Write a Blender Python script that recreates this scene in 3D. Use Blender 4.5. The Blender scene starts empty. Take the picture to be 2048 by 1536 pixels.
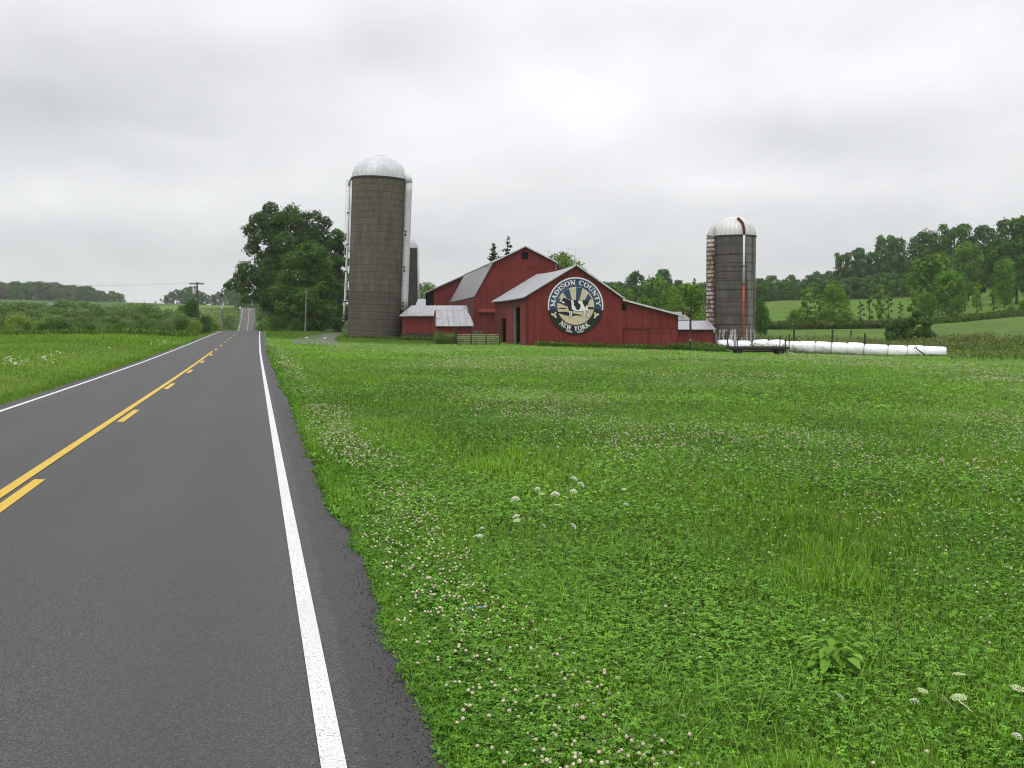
import bpy, bmesh, math, random
import numpy as np
from mathutils import Vector, Matrix
from mathutils.geometry import tessellate_polygon
PI = math.pi
R = math.radians
S = bpy.context.scene
C = S.collection
rng = np.random.default_rng(7)
random.seed(7)

# ------------------------------------------------------------------ camera
F = 2048.0; CAMH = 1.7; PITCH = math.atan(118 / 2048)
cd = bpy.data.cameras.new('camera'); cd.sensor_width = 36; cd.lens = 36
cd.clip_start = 0.05; cd.clip_end = 8000
cam = bpy.data.objects.new('camera', cd); C.objects.link(cam)
cam.location = (0, 0, CAMH); cam.rotation_euler = (PI / 2 - PITCH, 0, 0)
S.camera = cam
# ------------------------------------------------------------------ sky and sun
SUN_EL, SUN_AZ = R(58), R(-150)        # high and behind the camera, veiled by cloud
w = bpy.data.worlds.new('World'); S.world = w; w.use_nodes = True
wt = w.node_tree; wt.nodes.clear()
def wn(t, **k):
    n = wt.nodes.new(t)
    for a, b in k.items(): setattr(n, a, b)
    return n
wl = wt.links.new
def wmath(op, a, b=None, c=None, clamp=False):
    n = wn('ShaderNodeMath', operation=op); n.use_clamp = clamp
    for i, x in enumerate((a, b, c)):
        if x is None: continue
        if isinstance(x, (int, float)): n.inputs[i].default_value = x
        else: wl(x, n.inputs[i])
    return n.outputs[0]
tc = wn('ShaderNodeTexCoord')
sky = wn('ShaderNodeTexSky', sky_type='NISHITA'); sky.sun_disc = False
sky.sun_elevation = SUN_EL; sky.sun_rotation = SUN_AZ
sep = wn('ShaderNodeSeparateXYZ'); wl(tc.outputs['Generated'], sep.inputs[0])
dx, dy, dz = sep.outputs
dzc = wmath('MAXIMUM', dz, 0.0)
inv = wmath('DIVIDE', 1.0, wmath('ADD', dzc, 0.30))
comb = wn('ShaderNodeCombineXYZ')
wl(wmath('MULTIPLY', dx, inv), comb.inputs[0]); wl(wmath('MULTIPLY', dy, inv), comb.inputs[1])
def wnoise(scale, detail, rough, off, rot=0.0, stretch=(1, 1, 1), dist=0.0):
    mp = wn('ShaderNodeMapping'); mp.inputs['Location'].default_value = off
    mp.inputs['Rotation'].default_value = (0, 0, rot); mp.inputs['Scale'].default_value = stretch
    wl(comb.outputs[0], mp.inputs[0])
    n = wn('ShaderNodeTexNoise'); n.inputs['Scale'].default_value = scale
    n.inputs['Detail'].default_value = detail; n.inputs['Roughness'].default_value = rough
    n.inputs['Distortion'].default_value = dist
    wl(mp.outputs[0], n.inputs['Vector']); return n.outputs[0]
n1 = wnoise(1.9, 3, 0.5, (3.3, 1.7, 0), R(25), (1, .7, 1), .3)
n2 = wnoise(5.0, 6, 0.5, (8.1, 4.4, 0), R(-20), (1, .8, 1), .4)
cl = wmath('ADD', wmath('MULTIPLY', wmath('SUBTRACT', n1, .5), .32), wmath('MULTIPLY', wmath('SUBTRACT', n2, .5), .24))
def lobe(u, v, su, sv, amp):
    # a brighter or darker bank of cloud, fixed in its compass direction and elevation
    az = (u - 1024) / 2051.0; el = (650 - v) / 2051.0
    r = wmath('DIVIDE', dx, wmath('MAXIMUM', dy, .05))
    e = wmath('DIVIDE', dz, wmath('MAXIMUM', dy, .05))
    a = wmath('POWER', wmath('DIVIDE', wmath('SUBTRACT', r, az), su / 2051.0), 2)
    b = wmath('POWER', wmath('DIVIDE', wmath('SUBTRACT', e, el), sv / 2051.0), 2)
    return wmath('MULTIPLY', wmath('EXPONENT', wmath('MULTIPLY', wmath('ADD', a, b), -1)), amp)
front = None
for L in ((1180, 235, 380, 110, .14), (1850, 130, 330, 120, .13), (170, 395, 330, 50, .13), (40, 190, 420, 140, -.20),
          (820, 105, 230, 70, -.12), (1560, 270, 240, 50, -.11), (560, 260, 240, 60, .05), (1290, 55, 260, 50, -.04),
          (1500, 375, 420, 35, .10), (1000, 520, 1500, 60, -.07), (480, 50, 160, 50, .08), (750, 330, 260, 50, .04)):
    q = lobe(*L); front = q if front is None else wmath('ADD', front, q)
gate_ = wmath('GREATER_THAN', dy, 0.05)
front = wmath('MULTIPLY', front, gate_)
cl = wmath('ADD', cl, wmath('MULTIPLY', front, 1.15))
grad = wmath('POWER', dzc, 1.5)
lum = wmath('ADD', .725, wmath('MULTIPLY', grad, 1.25))
damp = wmath('MULTIPLY', wmath('MINIMUM', wmath('MULTIPLY', wmath('ADD', dzc, .01), 14), 1), 1)
lum = wmath('MULTIPLY', lum, wmath('ADD', 1.04, wmath('MULTIPLY', cl, damp)))
mixc = wn('ShaderNodeMix', data_type='RGBA'); 
mixc.inputs['A'].default_value = (.93, .965, 1.04, 1); mixc.inputs['B'].default_value = (.985, .99, 1.01, 1)
wl(wmath('MULTIPLY', lum, 1.15, clamp=True), mixc.inputs['Factor'])
vm = wn('ShaderNodeVectorMath', operation='SCALE'); wl(mixc.outputs['Result'], vm.inputs[0]); wl(wmath('MULTIPLY', lum, 10.2), vm.inputs['Scale'])
mx = wn('ShaderNodeMix', data_type='RGBA'); mx.inputs['Factor'].default_value = .95
wl(sky.outputs[0], mx.inputs['A']); wl(vm.outputs[0], mx.inputs['B'])
bg = wn('ShaderNodeBackground'); bg.inputs['Strength'].default_value = 0.1
wl(mx.outputs['Result'], bg.inputs[0])
wo = wn('ShaderNodeOutputWorld'); wl(bg.outputs[0], wo.inputs[0])
sl = bpy.data.lights.new('sun', 'SUN'); sl.energy = 0.9; sl.angle = R(25); sl.color = (1, .96, .9)
sun = bpy.data.objects.new('sun', sl); C.objects.link(sun)
sd = Vector((math.sin(SUN_AZ) * math.cos(SUN_EL), math.cos(SUN_AZ) * math.cos(SUN_EL), math.sin(SUN_EL)))
sun.rotation_euler = sd.to_track_quat('Z', 'Y').to_euler()
vs = S.view_settings; vs.view_transform = 'Standard'; vs.look = 'None'; vs.gamma = 1; vs.exposure = 0.0
S.cycles.max_bounces = 6; S.cycles.diffuse_bounces = 3; S.cycles.transmission_bounces = 4
S.cycles.transparent_max_bounces = 4; S.cycles.volume_bounces = 1
S.cycles.use_denoising = True; S.cycles.denoising_prefilter = 'ACCURATE'; S.cycles.filter_width = 1.1
S.cycles.caustics_reflective = False; S.cycles.caustics_refractive = False

# ------------------------------------------------------------------ pixel <-> place
cp, sp_ = math.cos(PITCH), math.sin(PITCH)
def ray(u, v):
    a = (u - 1024) / F; b = (768 - v) / F
    return Vector((a, b * sp_ + cp, b * cp - sp_))
def P(u, v, Y):
    d = ray(u, v); t = Y / d.y
    return Vector((d.x * t, Y, CAMH + d.z * t))

# ------------------------------------------------------------------ road and terrain heights
TH = math.tan(R(14.07))
_ry = [-60, 0, 30, 45, 62, 82, 115, 143, 160, 180, 205, 235, 262, 280, 291, 310, 330, 355, 380, 395, 412, 440, 520]
_rz = [0, 0, .0, .03, .13, .30, .62, .86, .78, .25, -.55, -.95, -.65, -.2, .1, 1.1, 2.75, 5.0, 7.2, 8.2, 8.6, 8.2, 6.5]
def _smooth(xs, ys, step=1.0, win=13):
    g = np.arange(xs[0], xs[-1] + step, step); v = np.interp(g, xs, ys)
    k = np.hanning(win + 2)[1:-1]; k /= k.sum()
    vp = np.pad(v, win // 2, mode='edge'); return g, np.convolve(vp, k, 'valid')
RG, RZ = _smooth(_ry, _rz)
def road_z(Y): return np.interp(Y, RG, RZ)
SG, SX = _smooth([-60, 60, 100, 143, 291, 380, 520], [0, 0, .15, .4, .3, .5, .9], win=31)
def road_x(Y): return -TH * np.asarray(Y, float) + np.interp(Y, SG, SX)
COLS = [  # picture column, then (distance, picture row) pairs of the ground there
 (-900, [(3, None), (60, 682), (100, 676), (160, 660), (250, 640), (350, 617), (500, 606), (780, 598), (1000, 596), (3000, 620)]),
 (0,    [(3, None), (60, 684), (100, 676), (160, 662), (250, 640), (350, 615), (500, 606), (780, 598), (900, 598), (3000, 630)]),
 (250,  [(3, None), (60, 686), (100, 673), (140, 663), (200, 650), (350, 617), (450, 608), (620, 604), (780, 606), (3000, 640)]),
 (400,  [(3, None), (60, 692), (100, 676), (140, 662), (200, 652), (300, 634), (380, 618), (500, 612), (650, 609), (3000, 640)]),
 (500,  [(3, None), (60, 703), (100, 681), (143, 663), (200, 668), (240, 666), (291, 660), (380, 621), (430, 612), (600, 612), (3000, 640)]),
 (620,  [(3, None), (60, 706), (100, 684), (140, 664), (200, 661), (300, 650), (400, 630), (600, 615), (3000, 640)]),
 (760,  [(3, None), (60, 709), (100, 688), (124, 677), (150, 668), (200, 661), (300, 648), (500, 625), (3000, 640)]),
 (880,  [(3, None), (60, 711), (97, 692), (108, 687), (124, 679), (160, 664), (250, 648), (500, 620), (3000, 640)]),
 (1050, [(3, None), (60, 712), (94, 693), (120, 680), (160, 662), (250, 648), (400, 625), (3000, 640)]),
 (1360, [(3, None), (60, 715), (84, 704), (97, 702), (106, 698), (130, 672), (170, 655), (260, 632), (400, 600), (3000, 630)]),
 (1550, [(3, None), (60, 718), (80, 710), (97, 708), (104, 707), (110, 694), (117, 679), (150, 662), (215, 636), (285, 602), (330, 598), (420, 585), (3000, 630)]),
 (1750, [(3, None), (55, 727), (80, 717), (95, 715), (103, 714), (110, 698), (118, 682), (150, 660), (190, 646), (290, 600), (330, 592), (400, 545), (520, 520), (3000, 600)]),
 (1900, [(3, None), (50, 738), (74, 724), (92, 717), (100, 714), (108, 700), (118, 676), (150, 654), (190, 636), (290, 592), (330, 565), (400, 520), (520, 500), (3000, 600)]),
 (2048, [(3, None), (45, 750), (66, 735), (80, 720), (92, 706), (110, 680), (150, 640), (175, 625), (230, 602), (290, 570), (360, 515), (450, 480), (3000, 600)]),
 (2900, [(3, None), (40, 770), (60, 745), (80, 715), (110, 675), (150, 630), (230, 580), (290, 550), (360, 500), (450, 470), (3000, 600)]),
]
LY = np.linspace(math.log(2), math.log(3000), 260)
TB = np.linspace(-1.25, 1.25, 220)
_tab = np.zeros((len(COLS), len(LY)))
for i, (u, pr) in enumerate(COLS):
    ys = [p[0] for p in pr]
    zs = [(-.03 if v is None else P(1024, v, y).z) for y, v in pr]
    _tab[i] = np.interp(np.exp(LY), ys, zs)
_ct = np.array([(u - 1024) / 2051.4 for u, _ in COLS])
TAB = np.stack([np.interp(TB, _ct, _tab[:, j]) for j in range(len(LY))], 1)
def _blur(a, n, ax):
    for _ in range(n):
        p = np.pad(a, [(1, 1) if k == ax else (0, 0) for k in range(2)], mode='edge')
        s0 = [slice(None)] * 2; s1 = [slice(None)] * 2; s2 = [slice(None)] * 2
        s0[ax] = slice(0, -2); s1[ax] = slice(1, -1); s2[ax] = slice(2, None)
        a = .25 * p[tuple(s0)] + .5 * p[tuple(s1)] + .25 * p[tuple(s2)]
    return a
TAB = _blur(_blur(TAB, 4, 0), 2, 1)
def sstep(a, b, x):
    t = np.clip((x - a) / (b - a), 0, 1); return t * t * (3 - 2 * t)
def vnoise(x, y, seed=0):
    xi = np.floor(x).astype(np.int64); yi = np.floor(y).astype(np.int64)
    fx = x - xi; fy = y - yi; fx = fx * fx * (3 - 2 * fx); fy = fy * fy * (3 - 2 * fy)
    def h(i, j):
        n = (i * 374761393 + j * 668265263 + seed * 1442695041) & 0x7fffffff
        n = ((n ^ (n >> 13)) * 1274126177) & 0x7fffffff
        return ((n ^ (n >> 16)) & 0xffff) / 65535.0
    return (h(xi, yi) * (1 - fx) + h(xi + 1, yi) * fx) * (1 - fy) + (h(xi, yi + 1) * (1 - fx) + h(xi + 1, yi + 1) * fx) * fy
def fbm(x, y, seed=0, o=4):
    s = 0; a = .5
    for k in range(o): s = s + a * vnoise(x * 2 ** k, y * 2 ** k, seed + k); a *= .5
    return s / (1 - .5 ** o)
LAT0, LAT1 = -5.5, .76
def tz(X, Y, under_road=False):
    X = np.asarray(X, float); Y = np.asarray(Y, float)
    Yd = np.maximum(np.maximum(Y, .4 * np.abs(X)), 2.05)
    tb = np.clip(X / Yd, -1.24, 1.24)
    a = (tb - TB[0]) / (TB[1] - TB[0]); b = np.clip((np.log(np.minimum(Yd, 2990)) - LY[0]) / (LY[1] - LY[0]), 0, len(LY) - 1.001)
    i = np.clip(a.astype(int), 0, len(TB) - 2); j = b.astype(int); fa = a - i; fb = b - j
    z = (TAB[i, j] * (1 - fa) + TAB[i + 1, j] * fa) * (1 - fb) + (TAB[i, j + 1] * (1 - fa) + TAB[i + 1, j + 1] * fa) * fb
    z = z + (vnoise(X * .35, Y * .35, 5) - .5) * .10 * sstep(1, 8, np.hypot(X, Y)) + (fbm(X * .05, Y * .05, 9) - .5) * .25 * sstep(20, 90, Y)
    lat = X - road_x(Y)
    d = np.maximum(np.maximum(LAT0 - lat, lat - LAT1), 0)
    D = 6 + 12 * sstep(60, 200, Y)
    wgt = sstep(0, 1, d / D)
    wgt = np.maximum(wgt, sstep(430, 520, Y)); wgt = np.where(Y < -55, 1, wgt)
    rz = road_z(Y) - .035 - .05 * sstep(0, 1.5, d) * (1 - sstep(1.5, 4, d))
    if under_road: rz = rz - .12 * (1 - sstep(-.45, -.15, -np.minimum(lat - LAT0, LAT1 - lat)))
    return rz * (1 - wgt) + z * wgt
def gz(X, Y): return float(tz(np.array([X]), np.array([Y]))[0])
def hit(u, v, y0=3.0, y1=900.0):
    d = ray(u, v)
    ys = np.geomspace(y0, y1, 1500); t = ys / d.y
    g = tz(d.x * t, ys); zz = CAMH + d.z * t
    k = np.nonzero(zz <= g)[0]
    i = k[0] if len(k) else len(ys) - 1
    return Vector((d.x * t[i], ys[i], g[i]))
def at(u, Y):
    X = (u - 1024) / 2051.4 * Y; return Vector((X, Y, gz(X, Y)))

# ------------------------------------------------------------------ materials
MATS = {}
class NT:
    def __init__(s, m): s.m = m; s.t = m.node_tree; s.n = s.t.nodes; s.l = s.t.links.new
    def node(s, t, ins=None, **k):
        n = s.n.new(t)
        for a, b in k.items(): setattr(n, a, b)
        for a, b in (ins or {}).items(): s.set(n, a, b)
        return n
    def set(s, n, a, b):
        if isinstance(b, bpy.types.NodeSocket): s.l(b, n.inputs[a])
        else: n.inputs[a].default_value = b
    def math(s, op, a, b=0.0, c=None, clamp=False):
        n = s.n.new('ShaderNodeMath'); n.operation = op; n.use_clamp = clamp
        s.set(n, 0, a); s.set(n, 1, b)
        if c is not None: s.set(n, 2, c)
        return n.outputs[0]
    def mix(s, f, a, b, blend='MIX'):
        n = s.n.new('ShaderNodeMix'); n.data_type = 'RGBA'; n.blend_type = blend
        for k, x in (('Factor', f), ('A', a), ('B', b)):
            if isinstance(x, tuple) and len(x) == 3: x = x + (1,)
            s.set(n, k, x)
        return n.outputs['Result']
    def noise(s, vec, scale, detail=4, rough=.55, dist=0.0, out=0):
        n = s.node('ShaderNodeTexNoise', {'Scale': scale, 'Detail': detail, 'Roughness': rough, 'Distortion': dist, 'Vector': vec})
        return n.outputs[out]
    def scale(s, vec, sc, loc=(0, 0, 0)):
        return s.node('ShaderNodeMapping', {'Vector': vec, 'Scale': sc, 'Location': loc}).outputs[0]
    def ramp(s, f, stops):
        n = s.n.new('ShaderNodeValToRGB'); s.l(f, n.inputs[0]); e = n.color_ramp.elements
        while len(e) > 1: e.remove(e[-1])
        e[0].position = stops[0][0]; e[0].color = tuple(stops[0][1]) + (1,)
        for p, c in stops[1:]:
            q = e.new(p); q.color = tuple(c) + (1,)
        return n.outputs[0]
    def step(s, f, a, b):
        n = s.node('ShaderNodeMapRange', {'Value': f, 'From Min': a, 'From Max': b}); n.interpolation_type = 'SMOOTHSTEP'
        return n.outputs[0]
    def bump(s, h, st=.3, d=.02):
        return s.node('ShaderNodeBump', {'Height': h, 'Strength': st, 'Distance': d}).outputs[0]
def newmat(name, rough=.7, spec=.3, metal=0.0):
    m = bpy.data.materials.new(name); m.use_nodes = True
    t = NT(m); t.bsdf = t.n['Principled BSDF']
    t.bsdf.inputs['Roughness'].default_value = rough; t.bsdf.inputs['Specular IOR Level'].default_value = spec
    t.bsdf.inputs['Metallic'].default_value = metal
    t.co = t.node('ShaderNodeTexCoord').outputs
    MATS[name] = m; return t
def flat(name, col, rough=.7, spec=.3, var=.25, sc=3.0, metal=0.0):
    t = newmat(name, rough, spec, metal)
    n = t.noise(t.co['Object'], sc, 5, .6)
    c = t.mix(t.step(n, .25, .75), tuple(x * (1 - var) for x in col), tuple(min(1, x * (1 + var)) for x in col))
    t.l(c, t.bsdf.inputs['Base Color']); return MATS[name]

def mk_leaf(name, trans=.3, rough=.55, bright=1.0, objvar=.25, cap=None):
    t = newmat(name, rough, .08)
    a = t.node('ShaderNodeAttribute', attribute_name='tint')
    oi = t.node('ShaderNodeObjectInfo').outputs['Random']
    k = t.math('ADD', t.math('MULTIPLY', oi, objvar), bright - objvar / 2)
    vm = t.node('ShaderNodeVectorMath', {0: a.outputs['Color'], 'Scale': k}, operation='SCALE').outputs[0]
    t.l(vm, t.bsdf.inputs['Base Color'])
    tr = t.node('ShaderNodeBsdfTranslucent')
    yc = t.mix(1.0, vm, (1.25, 1.15, .6), 'MULTIPLY'); t.l(yc, tr.inputs[0])
    ms = t.node('ShaderNodeMixShader', {0: trans}); t.l(t.bsdf.outputs[0], ms.inputs[1]); t.l(tr.outputs[0], ms.inputs[2])
    t.l(ms.outputs[0], t.n['Material Output'].inputs[0]); return MATS[name]
mk_leaf('leaf', .2, .6); mk_leaf('herb', .25, .5, 1.0, 0.0)
t = newmat('petal', .8, .1); a = t.node('ShaderNodeAttribute', attribute_name='tint'); t.l(a.outputs['Color'], t.bsdf.inputs['Base Color'])

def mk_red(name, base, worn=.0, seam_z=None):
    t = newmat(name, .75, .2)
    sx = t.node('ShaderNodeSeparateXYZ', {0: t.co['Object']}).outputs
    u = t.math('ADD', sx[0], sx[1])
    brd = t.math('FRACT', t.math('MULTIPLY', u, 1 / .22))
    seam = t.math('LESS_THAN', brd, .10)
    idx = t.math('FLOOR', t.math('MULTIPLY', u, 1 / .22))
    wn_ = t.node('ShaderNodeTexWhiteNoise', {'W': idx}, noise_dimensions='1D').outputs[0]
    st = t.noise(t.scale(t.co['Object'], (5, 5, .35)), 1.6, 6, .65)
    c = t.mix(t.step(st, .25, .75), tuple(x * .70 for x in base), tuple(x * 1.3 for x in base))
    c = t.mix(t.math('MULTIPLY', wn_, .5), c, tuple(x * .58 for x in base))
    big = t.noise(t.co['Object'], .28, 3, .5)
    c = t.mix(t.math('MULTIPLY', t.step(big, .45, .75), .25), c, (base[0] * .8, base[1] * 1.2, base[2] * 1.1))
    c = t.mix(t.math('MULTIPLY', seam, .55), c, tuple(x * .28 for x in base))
    if worn:
        fl = t.noise(t.scale(t.co['Object'], (9, 9, 1.6)), 1.5, 5, .7)
        lowz = t.step(sx[2], 2.6, .3)
        m = t.math('MULTIPLY', t.step(fl, .60, .66), t.math('MULTIPLY', lowz, worn))
        c = t.mix(m, c, (.48, .40, .36))
    dirt = t.math('MULTIPLY', t.step(sx[2], .75, .0), t.step(t.noise(t.co['Object'], 1.4, 4), .3, .7))
    c = t.mix(t.math('MULTIPLY', dirt, .5), c, (.09, .05, .035))
    t.l(c, t.bsdf.inputs['Base Color'])
    h = t.math('SUBTRACT', t.math('MULTIPLY', st, .3), seam)
    t.l(t.bump(h, .6, .02), t.bsdf.inputs['Normal'])
RED = (.195, .030, .026)
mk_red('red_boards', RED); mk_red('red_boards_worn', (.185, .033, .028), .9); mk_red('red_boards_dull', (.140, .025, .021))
mk_red('red_trim', (.215, .034, .033), .25)

def mk_metal(name, base, rust=0.0, axis=1, pitch=.25, rough=.45, panels=False):
    t = newmat(name, rough, .5, .25)
    sx = t.node('ShaderNodeSeparateXYZ', {0: t.co['Object']}).outputs
    wv = t.math('SINE', t.math('MULTIPLY', sx[axis], 2 * PI / pitch))
    st = t.noise(t.scale(t.co['Object'], (1.5, 1.5, 1.5)), .9, 6, .65)
    c = t.mix(t.step(st, .3, .72), tuple(x * .72 for x in base), tuple(x * 1.08 for x in base))
    pan = t.math('FLOOR', t.math('MULTIPLY', sx[axis], 1 / .9))
    wn_ = t.node('ShaderNodeTexWhiteNoise', {'W': pan}, noise_dimensions='1D').outputs[0]
    c = t.mix(t.math('MULTIPLY', wn_, .35), c, tuple(x * .72 for x in base))
    c = t.mix(t.math('MULTIPLY', t.math('LESS_THAN', wv, -.72), .35 if not panels else .15), c, tuple(x * .45 for x in base))
    if panels:
        pf = t.math('FRACT', t.math('MULTIPLY', sx[axis], 1 / .62))
        c = t.mix(t.math('MULTIPLY', t.math('LESS_THAN', pf, .07), .7), c, (.05, .045, .04))
        rows = t.math('FRACT', t.math('MULTIPLY', sx[2], 1 / .85))
        brk = t.step(t.noise(t.scale(t.co['Object'], (1.2, 1.2, .3)), 1.5, 2), .45, .55)
        c = t.mix(t.math('MULTIPLY', t.math('LESS_THAN', rows, .07), t.math('MULTIPLY', brk, .75)), c, (.05, .045, .04))
    if rust:
        rn = t.noise(t.co['Object'], 1.3, 6, .7)
        c = t.mix(t.math('MULTIPLY', t.step(rn, .5, .62), rust), c, (.17, .055, .02))
    t.l(c, t.bsdf.inputs['Base Color']); t.l(t.bump(wv, .5, .02), t.bsdf.inputs['Normal'])
mk_metal('roof_metal', (.35, .36, .375), 0.0, 1, .3)
mk_metal('roof_metal_pale', (.36, .37, .40), 0.08, 0, .5)
mk_metal('roof_metal_dull', (.235, .235, .24), .1, 1, .3)
mk_metal('roof_metal_patched', (.34, .34, .36), .06, 0, .5, .5, True)
flat('trim_pale', (.50, .52, .50), .6, .3, .2, 2)
flat('white_paint', (.60, .61, .62), .5, .4, .1, 1.5)
flat('galvanised', (.55, .57, .58), .4, .5, .15, 2, .3)
flat('dark_wood', (.045, .038, .032), .85, .2, .4, 4)
flat('pole_wood', (.085, .068, .054), .85, .2, .3, 3)
flat('pole_wood_grey', (.20, .185, .165), .85, .2, .2, 3)
flat('black_iron', (.025, .024, .023), .6, .4, .3, 5)
flat('void_shade_black', (.012, .010, .009), 1.0, .0, .2, 2)
flat('rubber', (.02, .02, .02), .8, .2, .2, 5)
flat('porcelain', (.35, .36, .37), .3, .5, .1, 3)
flat('orange_paint', (.34, .075, .038), .65, .3, .25, 1.2)
flat('rust', (.075, .030, .018), .85, .2, .5, 3)
flat('bark', (.085, .068, .052), .9, .1, .35, 6)
flat('gate_paint', (.22, .27, .14), .7, .2, .35, 4)
flat('stone_pale', (.55, .54, .52), .8, .2, .2, 4)
flat('stem_green', (.15, .26, .07), .7, .2, .2, 10)
flat('mural_blue', (.030, .062, .135), .6, .3, .12, 2)
flat('mural_black', (.014, .014, .016), .6, .3, .2, 2)
flat('mural_tan', (.60, .51, .36), .65, .2, .08, 2)
flat('mural_white', (.78, .77, .78), .6, .2, .05, 2)
flat('mural_cream', (.66, .58, .36), .6, .2, .05, 2)

t = newmat('foundation', .9, .15)
n = t.noise(t.co['Object'], 1.6, 6, .7); v = t.node('ShaderNodeTexVoronoi', {'Vector': t.co['Object'], 'Scale': 2.4}, feature='DISTANCE_TO_EDGE').outputs[0]
c = t.mix(t.step(n, .3, .7), (.10, .09, .075), (.24, .22, .19)); c = t.mix(t.math('LESS_THAN', v, .05), c, (.04, .035, .03))
g = t.noise(t.co['Object'], .7, 4); c = t.mix(t.math('MULTIPLY', t.step(g, .5, .7), .6), c, (.05, .065, .025))
t.l(c, t.bsdf.inputs['Base Color']); t.l(t.bump(n, .8, .05), t.bsdf.inputs['Normal'])
t = newmat('foundation_dark', .95, .1)
n = t.noise(t.co['Object'], 1.6, 6, .7)
c = t.mix(t.step(n, .3, .7), (.035, .03, .024), (.10, .088, .07)); g = t.noise(t.co['Object'], .9, 4); c = t.mix(t.math('MULTIPLY', t.step(g, .5, .65), .7), c, (.035, .055, .02))
t.l(c, t.bsdf.inputs['Base Color']); t.l(t.bump(n, .9, .06), t.bsdf.inputs['Normal'])

def mk_silo(name, a, b, dark, bw, bh, redtop=None, streak=0.0, dense=None):
    t = newmat(name, .9, .12)
    uv = t.co['UV']; sx = t.node('ShaderNodeSeparateXYZ', {0: uv}).outputs
    br = t.node('ShaderNodeTexBrick', {'Vector': uv, 'Scale': 1.0, 'Mortar Size': .012, 'Mortar Smooth': .2, 'Brick Width': bw, 'Row Height': bh, 'Bias': 0.0}, offset=.5)
    br.inputs['Color1'].default_value = (0, 0, 0, 1); br.inputs['Color2'].default_value = (1, 1, 1, 1); br.inputs['Mortar'].default_value = (.5, .5, .5, 1)
    mort = br.outputs['Fac']
    n = t.noise(t.scale(uv, (1.2, .25, 1)), 1.1, 6, .65); big = t.noise(t.scale(uv, (.5, .16, 1)), .6, 3)
    c = t.mix(t.step(n, .25, .75), a, b)
    c = t.mix(t.math('MULTIPLY', br.outputs['Color'], .32), c, tuple(x * .62 for x in a))
    c = t.mix(t.math('MULTIPLY', t.step(big, .45, .72), .45), c, dark)
    hb = t.math('FRACT', t.math('MULTIPLY', sx[1], 1 / bh))
    jag = t.math('MULTIPLY', t.noise(t.scale(uv, (2.2, .5, 1)), 2.0, 3), .11)
    band = t.math('LESS_THAN', hb, t.math('ADD', jag, .0))
    sk = t.step(t.noise(t.scale(uv, (4.5, .22, 1)), 1.3, 4, .6), .58, .72)
    c = t.mix(t.math('MULTIPLY', sk, .7), c, tuple(x * .5 for x in dark))
    c = t.mix(t.math('MULTIPLY', band, .72), c, (.025, .021, .018))
    c = t.mix(t.math('MULTIPLY', mort, .30), c, (.03, .026, .022))
    if redtop:
        z0, z1 = redtop
        m = t.math('MULTIPLY', t.step(sx[1], z0, z0 + .1), t.math('GREATER_THAN', t.math('FRACT', t.math('MULTIPLY', sx[0], .8)), .35))
        c = t.mix(t.math('MULTIPLY', m, .7), c, (.13, .035, .035))
    if dense:
        lo = t.step(sx[1], dense + .3, dense - .3)
        d2 = t.math('LESS_THAN', t.math('FRACT', t.math('MULTIPLY', sx[1], 2.2)), .16)
        c = t.mix(t.math('MULTIPLY', t.math('MULTIPLY', d2, lo), .6), c, (.025, .021, .018))
        c = t.mix(t.math('MULTIPLY', lo, .30), c, (.07, .062, .055))
    if streak:
        k = t.step(t.noise(t.scale(uv, (1.6, .06, 1), (3, 0, 0)), 1.0, 4, .7), .47, .52)
        side = t.step(sx[0], streak - .35, streak + .25)
        c = t.mix(t.math('MULTIPLY', t.math('MULTIPLY', k, side), .75), c, (.22, .205, .19))
        low = t.math('MULTIPLY', t.step(sx[1], 2.1, 1.9), t.step(t.noise(t.scale(uv, (3.2, .3, 1)), 1.0, 2), .52, .56))
        c = t.mix(t.math('MULTIPLY', low, .8), c, (.50, .49, .46))
    t.l(c, t.bsdf.inputs['Base Color'])
    t.l(t.bump(t.math('SUBTRACT', n, t.math('MULTIPLY', band, 1.5)), .5, .03), t.bsdf.inputs['Normal'])
mk_silo('stave_brown', (.100, .088, .068), (.160, .141, .108), (.062, .057, .050), .30, .80, (21.1, 22), 0, 5.6)
mk_silo('stave_dark', (.050, .045, .038), (.075, .068, .058), (.05, .046, .042), .30, .80)
mk_silo('stave_grey', (.082, .073, .064), (.138, .125, .112), (.056, .050, .045), .45, 1.22, None, 0.5)
t = newmat('dome_metal', .45, .5, .15)
uv = t.co['UV']; sx = t.node('ShaderNodeSeparateXYZ', {0: uv}).outputs
n = t.noise(t.co['Object'], .8, 5, .6); c = t.mix(t.step(n, .3, .7), (.44, .45, .47), (.56, .57, .59))
rib = t.math('LESS_THAN', t.math('FRACT', t.math('MULTIPLY', sx[0], 32)), .10)
c = t.mix(t.math('MULTIPLY', rib, .45), c, (.30, .30, .32)); t.l(c, t.bsdf.inputs['Base Color'])
t = newmat('dome_weathered', .5, .4, .1)
uv = t.co['UV']; sx = t.node('ShaderNodeSeparateXYZ', {0: uv}).outputs
n = t.noise(t.co['Object'], 1.2, 5, .6); c = t.mix(t.step(n, .3, .7), (.50, .49, .47), (.63, .62, .60))
rib = t.math('LESS_THAN', t.math('FRACT', t.math('MULTIPLY', sx[0], 32)), .12)
c = t.mix(t.math('MULTIPLY', rib, .5), c, (.27, .26, .25))
k = t.step(t.noise(t.scale(t.co['Object'], (1, 1, .3)), 2.2, 5, .7), .58, .66); c = t.mix(t.math('MULTIPLY', k, .5), c, (.30, .22, .18)); t.l(c, t.bsdf.inputs['Base Color'])
t = newmat('chute_rusty', .6, .3, .1)
sx = t.node('ShaderNodeSeparateXYZ', {0: t.co['Object']}).outputs
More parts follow.
